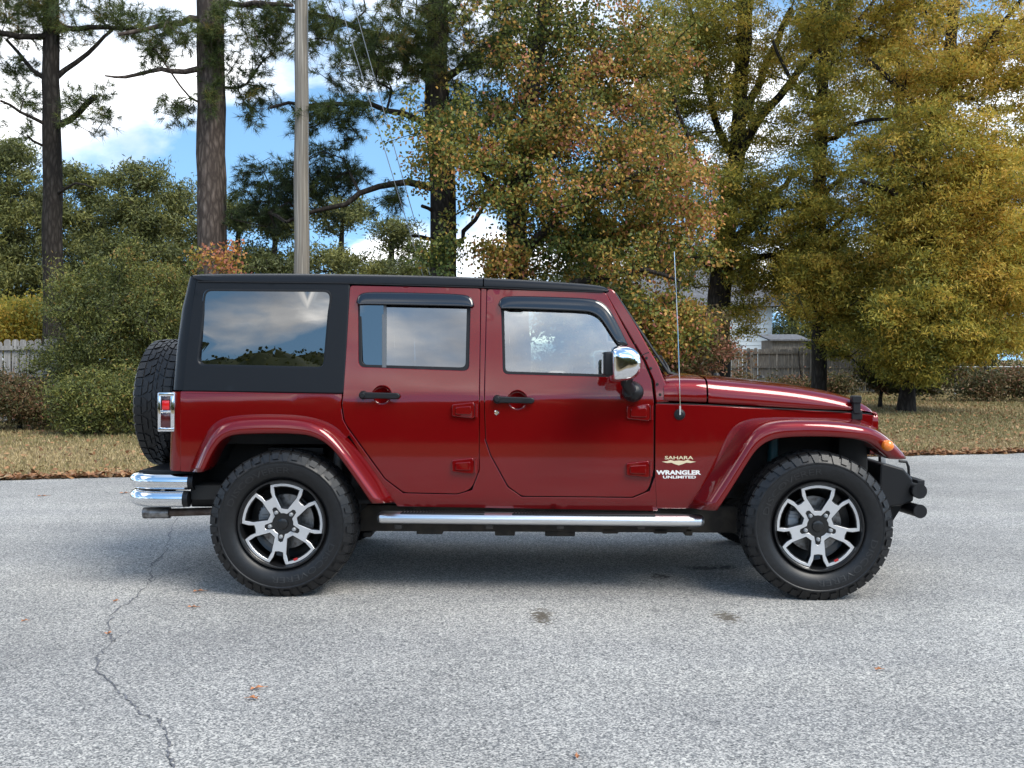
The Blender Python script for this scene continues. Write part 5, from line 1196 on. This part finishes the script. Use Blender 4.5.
# ------------------------------------------------------------ fences, house
M['board'] = barkmat('weathered_grey_boards', (.22, .21, .20), (.50, .49, .475), 30, 1.5, .004)
M['board_old'] = barkmat('old_brown_grey_boards', (.17, .15, .13), (.46, .42, .37), 30, 1.5, .004)
def board_fence(label, A, B, h, pw, gapw, m, seed, d0):
    A = Vector(A); B = Vector(B); n = int((B-A).length/(pw+gapw)); r_ = random.Random(seed); dr = (B-A).normalized(); rz = math.atan2(dr.y, dr.x)
    root = empty('board_fence', (A.x, A.y, 0), rz); tag(root, label, 'fence')
    g = G()
    for k in range(n):
        x = k*(pw+gapw); hh = h+r_.gauss(0, .02); yy = r_.uniform(-.006, .006); o = len(g.V)
        tl = r_.gauss(0, .008); V = [(x, yy, .05), (x+pw, yy, .05), (x+pw+tl, yy, hh-.04), (x+pw-.03+tl, yy, hh), (x+.03+tl, yy, hh), (x+tl, yy, hh-.04)]
        V2 = [(a, b+.02, c) for a, b, c in V]; g.add(V+V2, [tuple(range(6)), tuple(range(11, 5, -1))]+[(i, (i+1) % 6, (i+1) % 6+6, i+6) for i in range(6)])
    g.build('fence_boards', m, root, smooth=False)
    for z in (.35, h*.55, h-.22): g = G(); g.box(0, n*(pw+gapw), -.05, -.008, z, z+.09); g.build('fence_rail', m, root, smooth=False)
    for k in range(int((B-A).length/2.4)+1):
        g = G(); g.box(k*2.4, k*2.4+.1, -.16, -.052, 0, h-.05); g.build('fence_post', m, root, smooth=False)
board_fence('pale weathered board fence at the far left behind the brush', W(-60, 0, 20.4)[:2]+(0,), W(62, 0, 20.8)[:2]+(0,), 1.74, .13, .022, M['board'], 1, 20)
board_fence('grey board fence beyond the hood on the right', W(690, 0, 41)[:2]+(0,), W(905, 0, 40)[:2]+(0,), 1.78, .14, .012, M['board_old'], 2, 41)
# chain link
root = empty('chain_link_fence', tuple(W(955, 0, 36)[:2])+(0,)); tag(root, 'low chain link fence with metal posts at the right edge of the lawn', 'fence')
for k in range(3): g = G(); g.tube([(k*2.3, 0, 0), (k*2.3, 0, 1.12)], .032, 10); g.build('fence_post', M['cast'], root)
g = G(); g.tube([(0, 0, 1.06), (6, 0, 1.06)], .022, 8)
for k in range(86):
    x = k*.07
    g.tube([(x, .0, .04), (min(6, x+1.0), .0, 1.04)], .0028, 3, False); g.tube([(x, .006, 1.04), (min(6, x+1.0), .006, .04)], .0028, 3, False)
g.build('wire_mesh', M['cast'], root)
# white house
M['siding'] = mat('pale_blue_white_siding', (.62, .68, .72), .6, bump=(3, .1, .01)); M['roof_grey'] = mat('grey_shingles', (.13, .135, .145), .9, vary=(9, (.08, .08, .09), .4, .6))
root = empty('house', tuple(W(690, 0, 55)[:2])+(0,)); tag(root, 'white house with a grey roof half hidden by the trees beyond the fence', 'house')
hx = (772-690)/F*55; hh = H+(HY-306)/F*55
g = G(); g.box(-2.5, hx, 0, 8, 0, hh)
for k in range(18): g.box(-2.5, hx+.01, -.02, 0, .05+k*.23, .05+k*.23+.02)
wl = g.build('wall', M['siding'], root, smooth=False)
g = G(); x0, x1, z0, z1 = -3, hx+.5, hh-.02, hh+2.9
g.add([(x0, -.5, z0), (x1, -.5, z0), (x1, 8.5, z0), (x0, 8.5, z0), (x0, 4, z1), (x1-1.2, 4, z1)], [(0, 1, 5, 4), (2, 3, 4, 5), (1, 2, 5), (3, 0, 4), (0, 1, 2, 3)]); g.build('roof', M['roof_grey'], root, smooth=False)
g = G(); g.box(1.2, 2.1, -.03, .0, 1.0, 2.2); g.build('window', M['glass_mid'], root, smooth=False)
# shed
root = empty('shed', tuple(W(772, 0, 47)[:2])+(0,)); tag(root, 'small dark brown shed beside the white house behind the grey fence', 'shed')
g = G(); g.box(0, 1.6, 0, 2, 0, 2.25); g.build('wall', M['board_old'], root, smooth=False); g = G(); g.add([(-.15, -.2, 2.2), (1.8, -.2, 2.2), (1.8, 2.2, 2.5), (-.15, 2.2, 2.5), (-.15, -.2, 2.27), (1.8, -.2, 2.27), (1.8, 2.2, 2.57), (-.15, 2.2, 2.57)], [(0, 1, 2, 3), (4, 5, 6, 7), (0, 1, 5, 4), (1, 2, 6, 5), (2, 3, 7, 6), (3, 0, 4, 7)]); g.build('roof', M['roof_grey'], root, smooth=False)
# ------------------------------------------------------------ utility pole + guy wires
p = W(301.5, 0, 21); root = empty('utility_pole', (p.x, p.y, 0)); tag(root, 'pale weathered wooden utility pole behind the car roof', 'pole')
g = G(); n = 24; g.tube([(.010*math.sin(k*.9), .008*math.cos(k*1.3), k*10.2/n) for k in range(n+1)], [.178-.05*k/n for k in range(n+1)], 20); g.build('pole', M['pole'], root)
g = G(); g.tube([(.165, -.03, 2.2), (.15, -.03, 6), (.128, -.03, 10.2)], .010, 6); g.build('ground_wire', M['cast'], root)
for (a, b, lb, dd) in (((345, 20), (423, 275), 'thin guy wire slanting down right of the utility pole, left one of the pair', 20), ((378, 90), (437, 300), 'thin guy wire slanting down right of the utility pole, right one of the pair', 20.6)):
    A, B = W(*a, dd), W(*b, dd); dr = (B-A); t = (B.z-.0)/-dr.z if dr.z else 0; E = B+dr*(B.z/(-dr.z)); A2 = A-dr*.6
    root = G(); root.tube([A2, A, B, E], .009, 5); tag(root.build('guy_wire', M['cast'], None), lb, 'wire', 'guy wires of the utility pole')
A, B = W(-30, -2, 21.2), W(301.5, -2, 21)
# ------------------------------------------------------------ wood on the other side of the road (seen only in reflections)
r = np.random.default_rng(9); n = 460
X = r.uniform(-130, 130, n); Y = r.uniform(-64, -44, n); hgt = 6.3+1.3*np.sin(X*.11)+.8*np.sin(X*.37+1)+r.normal(0, .35, n)
Pl = []
for x, y, h_ in zip(X, Y, hgt):
    m = 520; u = rand_unit(r, m)*r.uniform(.86, 1.1, m)[:, None]; Pl.append(np.array([x, y, h_*.52])+u*np.array([3.6, 3.0, h_*.5]))
Pl = np.concatenate(Pl); k = len(Pl); A = rand_unit(r, k); B = unit(np.cross(A, rand_unit(r, k)))
V, Fi = leaf_quads(Pl, A, B, r.uniform(.18, .32, k), r.uniform(.12, .22, k))
nu, nv = 16, 9; a_, b_ = np.meshgrid(np.linspace(0, 2*np.pi, nu, endpoint=False), np.linspace(.02, np.pi-.02, nv), indexing='ij'); sph = np.stack([np.cos(a_)*np.sin(b_), np.sin(a_)*np.sin(b_), np.cos(b_)], -1).reshape(-1, 3)
qi = np.array([[i*nv+j, i*nv+j+1, ((i+1) % nu)*nv+j+1, ((i+1) % nu)*nv+j] for i in range(nu) for j in range(nv-1)])
Vs = [V]; Fl = [Fi]; o_ = len(V)
for x, y, h_ in zip(X, Y, hgt): Vs.append(np.array([x, y, h_*.52])+sph*np.array([3.5, 2.9, h_*.48])*r.uniform(.88, 1.08, (len(sph), 1))); Fl.append((qi+o_).ravel()); o_ += len(sph)
V = np.concatenate(Vs); Fi = np.concatenate(Fl); k = len(Fi)//4; V[:, 2] = np.maximum(V[:, 2], .02)
tag(link('far_wood', npmesh('far_wood', V, Fi, 4, np.clip(r.normal(.35, .15, k), 0, 1)), M['far_pine']), 'dark wood across the road mirrored in the car windows', 'wood', None, 'stuff')
